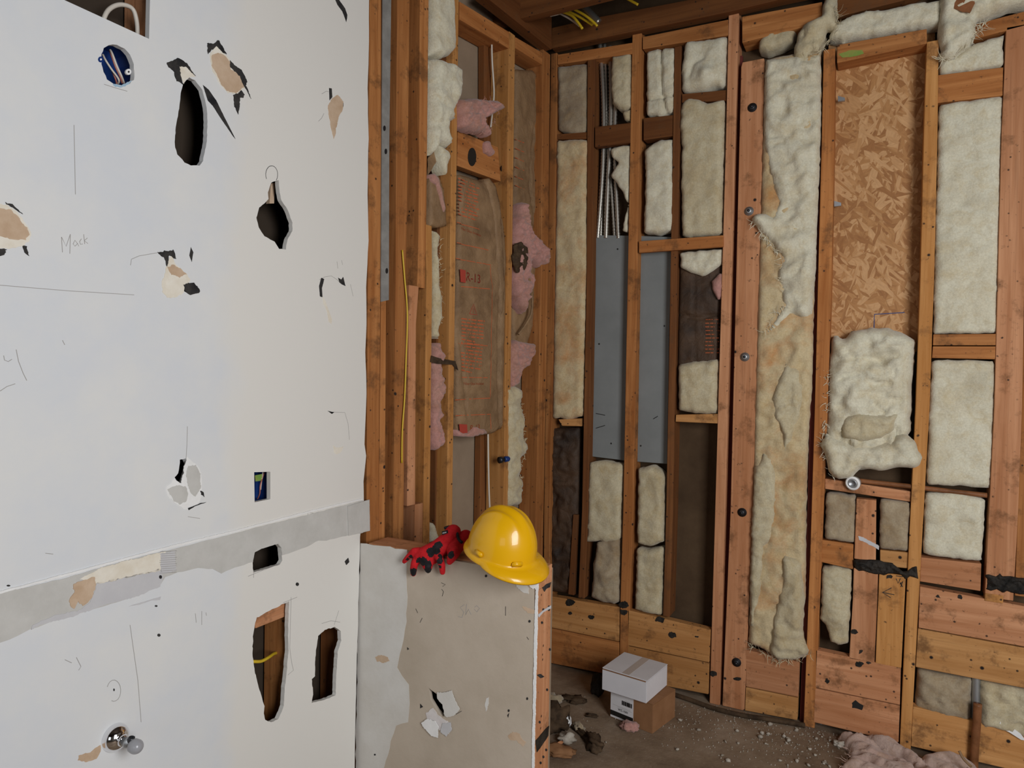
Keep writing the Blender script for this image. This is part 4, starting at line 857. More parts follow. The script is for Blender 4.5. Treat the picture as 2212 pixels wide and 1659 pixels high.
# tar bands
def tar(label, pts, seed): return bt(PB, label, pts, 'tar', name='tar_band', cat='tar', off=.001, thick=.002, puff=.006, rad=.012, amp=.010, freq=3, seed=seed, ragamp=.009, res=.003)
tar('crusty black tar band across the short posts', [(1845,1212),(1870,1205),(1900,1210),(1925,1218),(1950,1236),(1984,1225),(1985,1248),(1955,1248),(1930,1240),(1890,1238),(1845,1230)], 21)
tar('crusty black tar band at the foot of the wide stud by the right border', [(2128,1244),(2160,1240),(2212,1250),(2235,1254),(2235,1286),(2200,1282),(2165,1276),(2128,1275)], 22)
for i, (x, y, r_) in enumerate(((1277,1333,7),(1232,1325,5),(1452,1372,9),(1505,1376,4),(1541,1455,7),(1593,1466,7),(1788,1471,6),(1857,1434,9),(1878,1432,5),(1845,1364,8),(1922,1245,7),(1232,1302,10),(1425,1338,10),(2028,1289,5),(1985,1310,5),(2075,1289,6),(2107,980,0),(1348,1306,11),(1348,1322,8),(1859,1407,5))):
    if r_:
        c_ = PB.hit(x, y); par = [q for P_, q, pl in REG if P_ is PB and pip(c_, pl)]
        if par: slab(PB, 'tar_spot', rag(PB.poly(arc(x, y, r_ * 1.0, r_ * .7, 0, 340, 10)), .005, .004, i + 3), .002, M['tar'], off=.0016, parent=par[0])
# backing panels in the bays
tag(slab(PB, 'strand_board', PB.poly([(1790,90),(2020,60),(2004,760),(1780,760)], -.075), .012, M['osb'], off=-.075), 'golden strand board sheet filling the bay between the clipped and pencilled studs', 'board')
ob = C.objects['strand_board']
marks(PB, 'blue_pencil_corner', [[(1888,710),(1889,679),(1954,675)]], .003, M['blue'], off=-.074, parent=ob)
for x, y in ((1818,214),(1810,441)):
    tag(slab(PB, 'metal_clip', PB.poly([(x-8,y-7),(x+7,y-3),(x+7,y+3),(x-8,y+5)], -.03), .012, M['steel'], off=-.03), ('upper' if y < 300 else 'lower') + ' small steel clip on the stud left of the strand board', 'clip')
pn = empty('electrical_panel', PB.world(*PB.hit(1365, 990, -.05), -.05), 'tall grey metal panel box set behind the round-edged stud', 'electrical panel')
q = slab(PB, 'cover', PB.poly([(1279,508),(1366,509),(1452,512),(1446,700),(1441,1002),(1360,996),(1270,985)], -.045), .004, M['panel'], off=-.045, parent=pn, bevel=.0012)
slab(PB, 'enclosure', PB.poly([(1284,512),(1448,514),(1438,996),(1276,982)], -.049), .038, M['panel'], off=-.0495, parent=pn)
for x, y in ((1334,538),(1320,958),(1384,963),(1294,743),(1435,704)):
    slab(PB, 'cover_screw', PB.poly(arc(x, y, 1.8, 2, 0, 330, 8), -.044), .001, M['black'], off=-.0442, parent=q)
marks(PB, 'scratch', [[(1287,893),(1307,897)], [(1287,925),(1307,919)], [(1411,905),(1421,899)]], .003, M['black'], off=-.0442, parent=q)
for i, (pts, r_) in enumerate(([[(1296,95),(1303,200),(1304,300),(1300,400),(1291,515)], .0105], [[(1318,100),(1320,200),(1318,300),(1313,400),(1309,515)], .0105], [[(1330,215),(1328,290),(1330,380),(1333,450),(1336,515)], .0095], [[(1306,95),(1310,220),(1306,320),(1300,420),(1298,512)], .008], [[(1311,240),(1314,330),(1322,420),(1328,512)], .008])):
    q_ = [(x, y, -.05 - .014 * (i > 2)) for x, y in pts]
    ptube(PB, 'flexible_conduit', q_, 0, r_ * .8, M['flex'], label=('leftmost', 'second', 'rightmost', 'thin rear left', 'thin rear right')[i] + ' metal conduit dropping into the grey panel', cat='conduit', ring=.30, ringstep=.014, group='flexible conduits above the grey panel')
# wool in the right-hand framing
B_ = lambda label, pts, mat='wool', **k: bt(PB, label, pts, mat, **k)
B_('short wool strip at the top of the bay beside the corner', [(1205,146),(1268,138),(1268,200),(1267,284),(1250,288),(1225,286),(1206,280)], 'woold', seed=31)
B_('long wool strip in the bay beside the corner', [(1203,304),(1235,302),(1270,303),(1268,400),(1266,480),(1269,540),(1265,640),(1262,760),(1258,900),(1240,902),(1225,908),(1210,902),(1194,905),(1196,700),(1200,500)], 'wools', seed=32, creases=(([(1200,360),(1268,355)], .006, .006),), off=-.008)
B_('rounded wool pad right of the upper conduits', [(1324,123),(1364,118),(1364,232),(1350,238),(1336,236),(1324,225),(1320,180)], 'wool', seed=33, puff=.025)
B_('wool scrap below the rounded pad', [(1345,242),(1362,236),(1362,262),(1350,260)], 'wool', seed=34, puff=.012)
B_('quilted wool pad creased down the middle, over the centre bay', [(1398,110),(1458,102),(1458,180),(1457,240),(1440,245),(1425,252),(1410,248),(1397,250)], 'woolw', seed=35, creases=(([(1428,106),(1430,200),(1434,215),(1440,245)], .006, .02), ([(1398,216),(1434,210),(1458,206)], .005, .014)))
B_('folded wool pillow under the top plate left of the full height stud', [(1482,92),(1572,80),(1568,160),(1567,188),(1545,186),(1520,196),(1495,200),(1474,198),(1472,150)], 'woolw', seed=36, puff=.025, bulges=((1530,165,.035,.03),), creases=(([(1490,170),(1500,140),(1520,130)], .008, .012),))
B_('tall wool pad left of the full height stud', [(1474,222),(1490,212),(1510,216),(1528,224),(1567,216),(1563,350),(1560,506),(1475,513),(1471,400),(1474,320),(1468,270)], 'wool', seed=37, puff=.02)
fl = B_('torn wool flap leaning over the conduits', [(1318,322),(1340,316),(1362,315),(1360,400),(1356,502),(1345,498),(1357,440),(1342,408),(1319,378),(1338,352),(1322,340)], 'woolw', seed=38, puff=.008, off=-.012, thick=.015)
B_('wool pad above the grey panel in the centre bay', [(1393,326),(1410,310),(1428,302),(1452,303),(1455,400),(1453,498),(1420,505),(1391,503),(1395,400)], 'woolw', seed=39, puff=.02)
B_('wool hanging under the rail beside the grey panel', [(1470,545),(1560,538),(1558,572),(1545,580),(1530,592),(1515,597),(1492,588),(1470,576)], 'woolw', seed=40, amp=.01, ragamp=.004)
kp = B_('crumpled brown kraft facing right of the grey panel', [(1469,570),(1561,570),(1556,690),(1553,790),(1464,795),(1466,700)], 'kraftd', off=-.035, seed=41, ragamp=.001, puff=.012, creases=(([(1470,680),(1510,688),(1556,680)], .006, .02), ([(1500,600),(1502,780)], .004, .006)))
words(PB, [(1523, 690 + i * 8, 1553, 690 + i * 8) for i in range(10)], -.018, .0028, 'printed_paragraph', kp, M['print'], 6)
B_('curl of pink wool peeking from behind the full height stud', [(1552,590),(1562,592),(1560,640),(1552,648),(1540,625),(1537,608)], 'woolp', seed=42, puff=.015, thick=.02, off=-.01)
B_('square wool pad resting on the pale rail', [(1467,787),(1500,781),(1552,776),(1550,893),(1510,893),(1485,890),(1466,886)], 'wool', seed=43, puff=.022, off=-.015)
B_('wool pad under the left half of the grey panel', [(1274,998),(1300,996),(1345,1003),(1342,1090),(1340,1165),(1310,1172),(1296,1168),(1268,1170),(1270,1080)], 'wool', seed=44)
B_('curled grey wool at the foot of the bay under the grey panel', [(1290,1172),(1338,1162),(1338,1300),(1326,1304),(1302,1300),(1277,1290),(1284,1210)], 'woold', seed=45, bulges=((1312,1240,.04,.02),), amp=.012)
B_('rounded wool pad under the right half of the grey panel', [(1379,1012),(1410,1006),(1426,1016),(1435,1030),(1434,1170),(1405,1181),(1377,1172)], 'wool', seed=46, puff=.025)
B_('lower wool pad under the right half of the grey panel', [(1376,1185),(1400,1190),(1433,1180),(1429,1328),(1400,1324),(1372,1316)], 'wool', seed=47, puff=.02)
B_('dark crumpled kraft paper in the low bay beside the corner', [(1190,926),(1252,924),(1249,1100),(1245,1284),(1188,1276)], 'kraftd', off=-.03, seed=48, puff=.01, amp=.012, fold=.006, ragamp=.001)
stud(PB, 'lath', 'thin rough lath standing in the low bay beside the corner', [(1112,1238,1248),(1285,1227,1240)], M['old'], depth=.02, off=-.008, cat='lath')
B_('small wool roll above the header plate', [(1640,92),(1662,72),(1700,62),(1722,60),(1712,92),(1690,104),(1655,115),(1638,112)], 'wool', seed=49, off=-.03, puff=.03)
B_('long wool roll lying on the header under the ceiling', [(1788,84),(1798,60),(1830,40),(1870,26),(1920,22),(1970,10),(2035,2),(2034,54),(1960,66),(1880,80),(1820,90)], 'woolw', seed=50, puff=.03, off=-.02)
tf = B_('stringy wool rope hanging through the ceiling gap', [(1785,-60),(1808,-60),(1808,10),(1808,45),(1818,58),(1800,66),(1785,60),(1780,90),(1772,118),(1752,116),(1740,140),(1712,130),(1716,100),(1728,70),(1738,52),(1775,40),(1782,0)], 'wool', seed=51, puff=.03, off=.004, amp=.018, fold=.01, ragamp=.006, thick=.03)
fibres(PB, 'loose_fibres', [(1808,10),(1812,58),(1775,110),(1720,130)], 50, M['wool'], tf, .03, .02, 11)
tg = B_('wool clump hanging from the ceiling at the upper right', [(2034,-60),(2230,-60),(2230,12),(2180,14),(2140,32),(2110,42),(2104,80),(2096,100),(2075,114),(2060,128),(2036,132),(2022,126),(2032,112),(2026,90),(2028,50)], 'woolw', seed=52, puff=.035, off=.004, amp=.018, fold=.01, ragamp=.004, thick=.05)
slab(PB, 'rusty_patch', rag(PB.poly([(2062,0),(2100,-8),(2106,10),(2094,30),(2078,26),(2060,20)], .04), .003, .01, 3), .004, M['copper'], off=.045, parent=tg)
fibres(PB, 'loose_fibres', [(2104,80),(2130,45),(2060,128),(2025,128)], 60, M['woolw'], tg, .04, .02, 12)
B_('small wool pad under the top plate of the right-hand bay', [(2030,120),(2060,126),(2100,98),(2168,76),(2167,142),(2030,160)], 'woolw', seed=53)
B_('tall wool pad in the right-hand bay', [(2029,228),(2060,222),(2166,208),(2162,450),(2154,718),(2090,720),(2017,720),(2020,500),(2026,330)], 'woolw', seed=54, puff=.012)
B_('wool pad under the doubled cross block', [(2013,778),(2150,780),(2146,900),(2138,1054),(2070,1050),(2002,1046),(2008,880)], 'woolw', seed=55, puff=.012)
B_('wool pad beneath the copper pipe at the right border', [(1999,1066),(2060,1064),(2129,1078),(2124,1150),(2120,1212),(2060,1206),(1994,1198)], 'woolw', seed=56)
B_('wool patch left of the short pink post', [(1785,1064),(1850,1072),(1846,1172),(1782,1163)], 'woold', seed=57)
B_('wool patch right of the short pink post', [(1902,1078),(1966,1086),(1962,1190),(1900,1184)], 'woold', seed=58)
B_('drooping wool scrap left of the lower pink post', [(1777,1228),(1800,1224),(1840,1232),(1838,1300),(1832,1388),(1812,1394),(1795,1385),(1784,1350),(1772,1335),(1775,1280)], 'wool', seed=59, amp=.01, bulges=((1810,1320,.04,.015),))
B_('grimy wool lying behind the lower boards, left of the rusty pipe', [(1983,1443),(2040,1455),(2100,1464),(2098,1562),(2040,1548),(1976,1528)], 'woold', seed=60, amp=.014, fold=.01, off=-.03, puff=.025)
B_('white wool lying behind the lower boards, right of the rusty pipe', [(2118,1468),(2240,1494),(2240,1600),(2180,1580),(2115,1566)], 'wool', seed=61, amp=.014, fold=.01, off=-.02, puff=.03)
tag(slab(PB, 'paper_shred', rag(PB.poly([(2160,1560),(2180,1568),(2205,1585),(2216,1600),(2205,1598),(2180,1582),(2160,1572)], .01), .001, .008, 2), .003, M['white'], off=.01), 'thin white shred hanging over the bottom board', 'scrap')
# ragged column of stained wool
W0 = B_('ragged full height column of stained wool right of the bolted post', [(1653,130),(1680,124),(1712,118),(1735,120),(1772,112),(1774,200),(1773,250),(1768,300),(1766,420),(1760,520),(1757,700),(1754,820),(1745,950),(1742,1060),(1740,1180),(1740,1290),(1733,1330),(1736,1380),(1752,1412),(1738,1422),(1722,1418),(1700,1422),(1682,1432),(1672,1420),(1650,1402),(1618,1388),(1620,1250),(1626,1100),(1630,900),(1636,700),(1642,500),(1648,300)], 'wools', seed=62, puff=.02, amp=.012, fold=.004, freq=1.2, off=-.006, ragamp=.003)
batt(PB, 'torn_layer', [(1655,130),(1735,120),(1772,118),(1773,250),(1767,420),(1762,560),(1754,685),(1735,690),(1712,680),(1690,700),(1665,722),(1650,718),(1668,700),(1692,660),(1688,640),(1678,590),(1690,560),(1660,520),(1640,500),(1625,478),(1634,464),(1655,463),(1672,470),(1680,440),(1652,330),(1650,200)], M['woolw'], off=.006, thick=.03, puff=.022, amp=.014, fold=.008, seed=63, ragamp=.004, parent=W0, label='whiter torn outer layer', bulges=((1640,478,.03,.03), (1740,600,.05,.02), (1730,350,.07,.015)))
batt(PB, 'torn_layer', [(1700,785),(1725,800),(1735,840),(1728,900),(1712,935),(1700,985),(1694,980),(1690,930),(1672,900),(1668,860),(1680,820)], M['wool'], off=.012, thick=.02, puff=.015, amp=.012, fold=.006, seed=64, ragamp=.004, parent=W0)
batt(PB, 'torn_layer', [(1630,1010),(1650,980),(1672,990),(1676,1080),(1668,1160),(1650,1180),(1640,1300),(1622,1370),(1620,1250),(1626,1100)], M['wool'], off=.012, thick=.02, puff=.018, amp=.008, seed=65, parent=W0)
batt(PB, 'torn_layer', [(1690,1200),(1730,1210),(1738,1290),(1732,1380),(1750,1412),(1720,1424),(1680,1426),(1664,1410),(1672,1330),(1690,1260)], M['wool'], off=.012, thick=.02, puff=.022, amp=.014, fold=.006, seed=66, parent=W0, ragamp=.005)
fibres(PB, 'loose_fibres', [(1625,478),(1660,520),(1690,560),(1692,660),(1650,718)], 90, M['woolw'], W0, .03, .02, 14)
fibres(PB, 'loose_fibres', [(1618,1388),(1680,1430),(1752,1412)], 60, M['wool'], W0, .03, .01, 15)
# bundled wool in the strand board bay
W1 = B_('bulging crumpled wool bundle stuffed below the strand board', [(1795,735),(1806,722),(1822,735),(1840,716),(1880,708),(1920,708),(1955,722),(1978,735),(1975,770),(1970,840),(1968,930),(1960,940),(1970,980),(1940,1010),(1850,1015),(1832,1030),(1800,1032),(1786,1005),(1782,940),(1788,880),(1786,800),(1795,760)], 'woolw', seed=67, puff=.05, rad=.06, amp=.018, fold=.013, off=-.03, ragamp=.004, freq=1.5,
         creases=(([(1832,760),(1845,772),(1890,775),(1905,785)], .007, .014), ([(1890,870),(1905,890),(1918,880)], .008, .018), ([(1850,905),(1880,915),(1918,918),(1940,880)], .006, .014), ([(1812,955),(1830,930),(1900,905)], .007, .014), ([(1945,830),(1942,900),(1934,960)], .004, .02)))
batt(PB, 'folded_flap', [(1772,962),(1786,935),(1805,948),(1835,960),(1880,962),(1918,955),(1940,940),(1955,936),(1978,955),(1984,975),(1994,985),(1986,1005),(1972,1012),(1940,1008),(1900,1018),(1860,1010),(1842,1030),(1812,1036),(1790,1020),(1784,985)], M['woolw'], off=.012, thick=.04, puff=.03, rad=.03, amp=.012, fold=.010, seed=68, ragamp=.003, parent=W1, label='thick folded lower lip')
batt(PB, 'folded_flap', [(1822,905),(1850,890),(1890,895),(1920,900),(1938,890),(1930,930),(1905,945),(1860,955),(1822,945),(1815,925)], M['wool'], off=.02, thick=.02, puff=.022, rad=.03, amp=.008, fold=.006, seed=69, parent=W1)
fibres(PB, 'loose_fibres', [(1788,800),(1784,900),(1776,960),(1800,1030)], 70, M['woolw'], W1, .025, .0, 16)
# pipes
pp = empty('capped_pipe', PB.world(*PB.hit(1838, 1045, .02), .02), 'metal pipe end with a bright ring poking out under the wool bundle', 'pipe')
c0 = PB.world(*PB.hit(1842, 1044, .012), .012)
lathe('flange', [(.022, -.02), (.022, -.006), (.0245, -.004), (.0245, .004), (.017, .006), (.017, -.004), (0, -.004)], frame(c0, (PB.n + Vector((-.3, 0, 0)) - UP * .1)), M['white'], pp, 28)
lathe('inner_ring', [(.016, -.004), (.016, .004), (.011, .006), (.010, -.002), (0, -.002)], frame(c0, (PB.n + Vector((-.3, 0, 0)) - UP * .1)), M['steel'], pp, 24)
ptube(PB, 'copper_pipe', [(1852,1038),(1960,1050),(2060,1062),(2132,1070)], -.014, .0085, M['copper'], label='copper pipe running level behind the pencilled stud', cat='pipe')
ptube(PB, 'rusty_pipe', [(2112,1520),(2110,1560),(2106,1610),(2103,1668)], .018, .0125, M['copper'], label='upright rusty pipe in front of the bottom board', cat='pipe', seg=18)
ptube(PB, 'grey_pipe', [(2109,1455),(2108,1530),(2106,1600)], -.005 - .02, .013, M['steel'], label='grey pipe sleeve behind the top of the rusty pipe', cat='pipe', seg=16)

# ------------------------------------------------------------------ ceiling framing
box = lambda P, name, label, pts, mat, depth, off: board(P, name, label, 'beam', pts, depth, M[mat], off)
box(PB, 'ceiling_beam', 'deep ceiling beam along the top of the right-hand framing', [(1192,60),(1297,36),(1560,-14),(1800,-60),(1800,-26),(1680,0),(1576,25),(1368,68),(1190,104)], 'oldh', .05, .03)
box(PA, 'ceiling_beam', 'ceiling beam running along the left framing into the corner', [(1046,-10),(1100,-60),(1192,20),(1192,107)], 'oldh', .05, .03)
# cross joist parallel with the right-hand wall, nearer the camera
J = Plane(Vector((0, PB.O.y - .34, 0)), Vector((1, 0, 0)))
jl = J.poly([(1120,38),(1296,-2),(1420,-32)]); zj = (jl[0][1] + jl[1][1]) / 2
o = slab(J, 'ceiling_joist', [(jl[0][0] - .35, zj), (jl[0][0] + 2.2, zj), (jl[0][0] + 2.2, ZC - .005), (jl[0][0] - .35, ZC - .005)], .04, M['oldh'], bevel=.002); tag(o, 'ceiling joist crossing just in front of the cables', 'joist')
for i, (pts, mt, r_, lb) in enumerate((
    ([(1168,38),(1190,34),(1215,28),(1240,18)], 'cablew', .004, 'pale cable lying across the ceiling gap'),
    ([(1196,16),(1205,26),(1230,40),(1252,56)], 'cablew', .0045, 'white cable crossing over the yellow ones in the ceiling gap'),
    ([(1205,18),(1230,26),(1255,38),(1280,54)], 'cabley', .0055, 'upper yellow cable in the ceiling gap'),
    ([(1212,24),(1235,34),(1248,48),(1258,62)], 'cabley', .0055, 'lower yellow cable in the ceiling gap'),
    ([(1240,20),(1262,32),(1280,46),(1290,56)], 'cabley', .005, 'yellow cable tucked against the conduit in the ceiling gap'))):
    ptube(PB, 'ceiling_cable', pts, .11 + .012 * i, r_, M[mt], label=lb, cat='cable')
ptube(PB, 'ceiling_conduit', [(1245,-10),(1262,14),(1278,32),(1293,48)], .13, .012, M['flex'], label='bright flexible conduit in the ceiling gap beside the yellow cables', cat='conduit', ring=.25, ringstep=.010)
ptube(PB, 'ceiling_cable', [(1340,-10),(1360,0),(1378,10)], .12, .005, M['cabley'], label='short yellow cable above the deep ceiling beam', cat='cable')

# ------------------------------------------------------------------ helmet
def helmet():
    # on the half wall, brim to the right and towards the viewer
    zt = ztop + .004
    ctr = PC.world(*PC.hit(1084, 1187, .004), .004)
    t = empty('hard_hat', ctr, 'yellow hard hat resting on the end of the half wall', 'hard hat')
    X = (r0 * .84 - f0 * .54).normalized(); Zv = (UP + r0 * .17 + f0 * -.22).normalized(); X = (X - Zv * X.dot(Zv)).normalized(); Y = Zv.cross(X)
    Mh = Matrix(((X.x, Y.x, Zv.x, ctr.x), (X.y, Y.y, Zv.y, ctr.y), (X.z, Y.z, Zv.z, ctr.z), (0, 0, 0, 1)))
    AX, AY, HT = .095, .087, .117
    nu, nv = 96, 40
    def ridge(x, y):
        g = lambda c_, w_: math.exp(-((y - c_) / w_) ** 2)
        r = .0065 * g(0, .014) + .0045 * (g(.034, .009) + g(-.034, .009))
        return r * max(0, min(1, (x + .10) / .03)) * max(0, min(1, (.085 - x) / .05))
    bm = bmesh.new(); rows = []
    for j in range(nv + 1):
        t_ = j / nv; el = math.pi / 2 * (1 - t_); row = []
        for i in range(nu):
            ph = 2 * math.pi * i / nu; c_, s_ = math.cos(ph), math.sin(ph)
            rr = math.cos(el) ** .92; x = AX * c_ * rr; y = AY * s_ * rr; z = HT * (math.sin(el) ** .95 if el > 0 else 0)
            x *= 1 + .02 * t_; z = z if z > 0 else 0
            z += ridge(x, y) * min(1, math.sin(el) * 1.6)
            row.append(bm.verts.new((x, y, z)))
            if j == 0: break
        rows.append(row)
    for i in range(nu): bm.faces.new((rows[0][0], rows[1][i], rows[1][(i + 1) % nu]))
    for a, b_ in zip(rows[1:], rows[2:]):
        for i in range(nu): bm.faces.new((a[i], b_[i], b_[(i + 1) % nu], a[(i + 1) % nu]))
    last = rows[-1]
    for (ex, dz) in ((.30, -.002), (.7, -.006), (1.0, -.012), (.97, -.015)):
        new = []
        for i in range(nu):
            ph = 2 * math.pi * i / nu; c_, s_ = math.cos(ph), math.sin(ph)
            w_ = .009 + .034 * max(0, c_) ** .8
            n_ = Vector((c_ / AX, s_ / AY, 0)).normalized()
            drop = dz * (1 + .8 * max(0, c_)) + (-.004 * max(0, c_) * ex)
            new.append(bm.verts.new((AX * 1.02 * c_ + n_.x * w_ * ex, AY * s_ * 1.0 + n_.y * w_ * ex, drop)))
        for i in range(nu): bm.faces.new((last[i], new[i], new[(i + 1) % nu], last[(i + 1) % nu]))
        last = new
    bmesh.ops.recalc_face_normals(bm, faces=bm.faces)
    me = bpy.data.meshes.new('shell'); bm.to_mesh(me); bm.free()
    o = link('shell', me, M['yellow'], Mh, t, smooth=True); sd = o.modifiers.new('thick', 'SOLIDIFY'); sd.thickness = .0022; sd.offset = -1
    # rim slots either side and the headband inside
    for ph in (-100, -35, 150):
        c_, s_ = math.cos(math.radians(ph)), math.sin(math.radians(ph))
        g = Mh @ Matrix.Translation((AX * 1.045 * c_, AY * 1.03 * s_, .010)) @ Matrix.Rotation(math.atan2(s_, c_), 4, 'Z')
        bm = bmesh.new(); bmesh.ops.create_cube(bm, size=1); bmesh.ops.scale(bm, vec=(.006, .030, .014), verts=bm.verts)
        bmesh.ops.bevel(bm, geom=bm.edges, offset=.0025, segments=3, affect='EDGES')
        me = bpy.data.meshes.new('rim_lug'); bm.to_mesh(me); bm.free(); link('rim_lug', me, M['yellow'], g, t, smooth=True)
    bm = bmesh.new()
    ra = [[bm.verts.new((.095 * math.cos(a), .080 * math.sin(a), z_)) for a in [2 * math.pi * k / 48 for k in range(48)]] for z_ in (-.004, .022)]
    for k in range(48): bm.faces.new((ra[0][k], ra[0][(k + 1) % 48], ra[1][(k + 1) % 48], ra[1][k]))
    me = bpy.data.meshes.new('headband'); bm.to_mesh(me); bm.free(); q = link('headband', me, M['black'], Mh, t, smooth=True); q.modifiers.new('thick', 'SOLIDIFY').thickness = .002
helmet()

# ------------------------------------------------------------------ gloves
def blob(name, chains, voxel=.003, mats=(), black=(), parent=None, smooth=6):
    """union of tapered chains -> one continuous remeshed skin; chains: [(Vector, r), ...]"""
    bm = bmesh.new()
    for ch in chains:
        for (a, ra), (b_, rb) in zip(ch, ch[1:]):
            n_ = max(2, int((b_ - a).length / (min(ra, rb) * .35)))
            for k in range(n_ + 1):
                f = k / n_; bmesh.ops.create_icosphere(bm, subdivisions=2, radius=ra * (1 - f) + rb * f, matrix=Matrix.Translation(a.lerp(b_, f)))
    me = bpy.data.meshes.new(name + '_src'); bm.to_mesh(me); bm.free()
    tmp = bpy.data.objects.new('tmp', me); C.objects.link(tmp)
    r_ = tmp.modifiers.new('r', 'REMESH'); r_.mode = 'VOXEL'; r_.voxel_size = voxel
    s_ = tmp.modifiers.new('s', 'SMOOTH'); s_.iterations = smooth; s_.factor = .5
    dg = bpy.context.evaluated_depsgraph_get(); out = bpy.data.meshes.new_from_object(tmp.evaluated_get(dg)); out.name = name
    bpy.data.objects.remove(tmp); out.materials.clear()
    for m_ in mats: out.materials.append(m_)
    for p in out.polygons:
        p.use_smooth = True
        for c_, r2 in black:
            wob = 1 + .25 * noise.noise(p.center * 70)
            if (p.center - c_).length < r2 * wob: p.material_index = 1; break
    return out
def gp(x, y, w_): return PC.world(*PC.hit(x, y, w_), w_)
g = 1.3
chL = [
 [(gp(979,1150,-.055), .024), (gp(966,1166,-.035), .023), (gp(945,1186,-.012), .027), (gp(921,1197,.0), .026), (gp(909,1201,.006), .022)],
 [(gp(960,1180,-.02), .022), (gp(935,1202,.0), .023), (gp(920,1208,.008), .018)],
 [(gp(905,1192,.006), .014), (gp(894,1190,.018), .010), (gp(882,1203,.020), .009), (gp(873,1213,.020), .007)],
 [(gp(903,1205,.010), .014), (gp(896,1216,.020), .012), (gp(893,1229,.018), .011), (gp(893,1239,.015), .009)],
 [(gp(918,1208,.012), .018), (gp(924,1222,.020), .015), (gp(925,1232,.018), .009)],
 [(gp(945,1196,.006), .015), (gp(950,1208,.018), .011), (gp(955,1222,.018), .010), (gp(956,1236,.014), .0085)],
]
org = gp(930, 1200, 0)
chR = [[(gp(1006,1160,-.075), .022), (gp(990,1175,-.05), .024), (gp(980,1188,-.02), .022)], [(gp(982,1192,-.005), .018), (gp(976,1204,.012), .014), (gp(971,1214,.014), .009)]]
def local(chs, o_): return [[(p - o_, r_) for p, r_ in ch] for ch in chs]
def glove(label, chs, black, cuff=None):
    t = empty('work_glove', org if chs is chL else gp(985,1190,-.02), label, 'glove'); o_ = t.location.copy()
    me = blob('hand', local(chs, o_), mats=(M['glred'], M['glblk']), black=[(gp(*b_[:3]) - o_, b_[3]) for b_ in black])
    link('hand', me, None, Matrix.Translation(o_), t)
    return t
gl = glove('red and black work glove with fingers draped over the half wall edge', chL,
      [(940,1185,.016,.016), (930,1192,.020,.015), (947,1180,.0,.013), (904,1213,.030,.012), (914,1214,.032,.013), (926,1222,.034,.017), (936,1218,.030,.013), (894,1238,.026,.014), (886,1204,.030,.008), (880,1210,.028,.007), (952,1200,.02,.008), (950,1212,.026,.009), (951,1224,.024,.006), (925,1235,.026,.013)])
gr = glove('red work glove tucked behind the other, half under the helmet', chR, [(974,1200,.018,.010), (976,1196,.012,.008)])
tr = [gp(960,1141,-.045), gp(972,1138,-.05), gp(983,1143,-.055), gp(988,1154,-.045), gp(991,1165,-.035), gp(998,1172,-.03)]
tube('cuff_trim', tr, .0042, M['glblk'], parent=gl)
ux, vz = PC.hit(961, 1150, -.026)
q = slab(PC, 'cuff_tag', PC.poly([(954,1148),(966,1145),(967,1152),(955,1156)], -.018), .003, M['glblk'], off=-.018, parent=gl)
marks(PC, 'tag_lettering', [[(956,1153),(957,1150)], [(958,1152.5),(959,1149.5)], [(960.5,1152),(961,1149)], [(963,1151.5),(963.5,1148.5)], [(956,1152.5),(964,1150)]], .0010, M['label'], off=-.0175, parent=q)

# ------------------------------------------------------------------ cartons
def carton(name, label, z0, h, pl, pf, pr, mat, up=0):
    """pl, pf, pr: photo pixels of the left, front and right bottom corners"""
    A, Bf, Cc = hz(*pl, z0), hz(*pf, z0), hz(*pr, z0)
    e1 = (A - Bf); e2 = (Cc - Bf); l1, l2 = e1.length, e2.length; e1.normalize(); e2 = (e2 - e1 * e2.dot(e1)).normalized()
    t = empty(name, Bf, label, 'box')
    Mx = Matrix(((-e1.x, e2.x, 0, Bf.x), (-e1.y, e2.y, 0, Bf.y), (0, 0, 1, z0), (0, 0, 0, 1)))   # X from left to front corner, Y back to the right
    def bx(nm, lo, hi, mt, par, bev=.0015):
        bm = bmesh.new(); bmesh.ops.create_cube(bm, size=1)
        for v_ in bm.verts: v_.co = Vector([lo[k] + (hi[k] - lo[k]) * (v_.co[k] + .5) for k in range(3)])
        if bev: bmesh.ops.bevel(bm, geom=bm.edges, offset=bev, segments=2, affect='EDGES')
        me = bpy.data.meshes.new(nm); bm.to_mesh(me); bm.free(); return link(nm, me, M[mt], Mx, par)
    return t, bx, l1, l2, h, Mx
t, bx, l1, l2, h, Mb = carton('brown_carton', 'brown cardboard carton with a shipping label, under the white one', 0, .108, (1317,1548), (1409,1586), (1448,1546), 'carton')
bx('body', (-l1, 0, 0), (0, l2, h - .002), 'carton', t)
bx('top_flap', (-l1, 0, h - .0018), (0, l2 * .498, h), 'carton', t, .0005); bx('top_flap', (-l1, l2 * .502, h - .0018), (0, l2, h), 'carton', t, .0005)
lb = bx('shipping_label', (-l1 + .004, -.0012, .004), (-l1 * .44, 0, h - .008), 'label', t, 0)
Lx0, Lx1 = -l1 + .004, -l1 * .44; LW = Lx1 - Lx0
bx('black_band', (Lx0, -.0018, .012), (Lx1, -.001, .030), 'black', lb, 0)
x = Lx0 + LW * .5; rnd = random.Random(3)
while x < Lx1 - .006:
    w_ = rnd.choice((.001, .0015, .0025, .004)); bx('barcode_bar', (x, -.0018, .064), (x + w_, -.001, .080), 'black', lb, 0); x += w_ + rnd.choice((.0008, .0014))
for k, (z_, a0, a1) in enumerate(((.053, .1, .9), (.049, .3, .95), (.083, .65, .85))):
    bx('small_print', (Lx0 + LW * a0, -.0016, z_), (Lx0 + LW * a1, -.001, z_ + .0008), 'pencil', lb, 0)
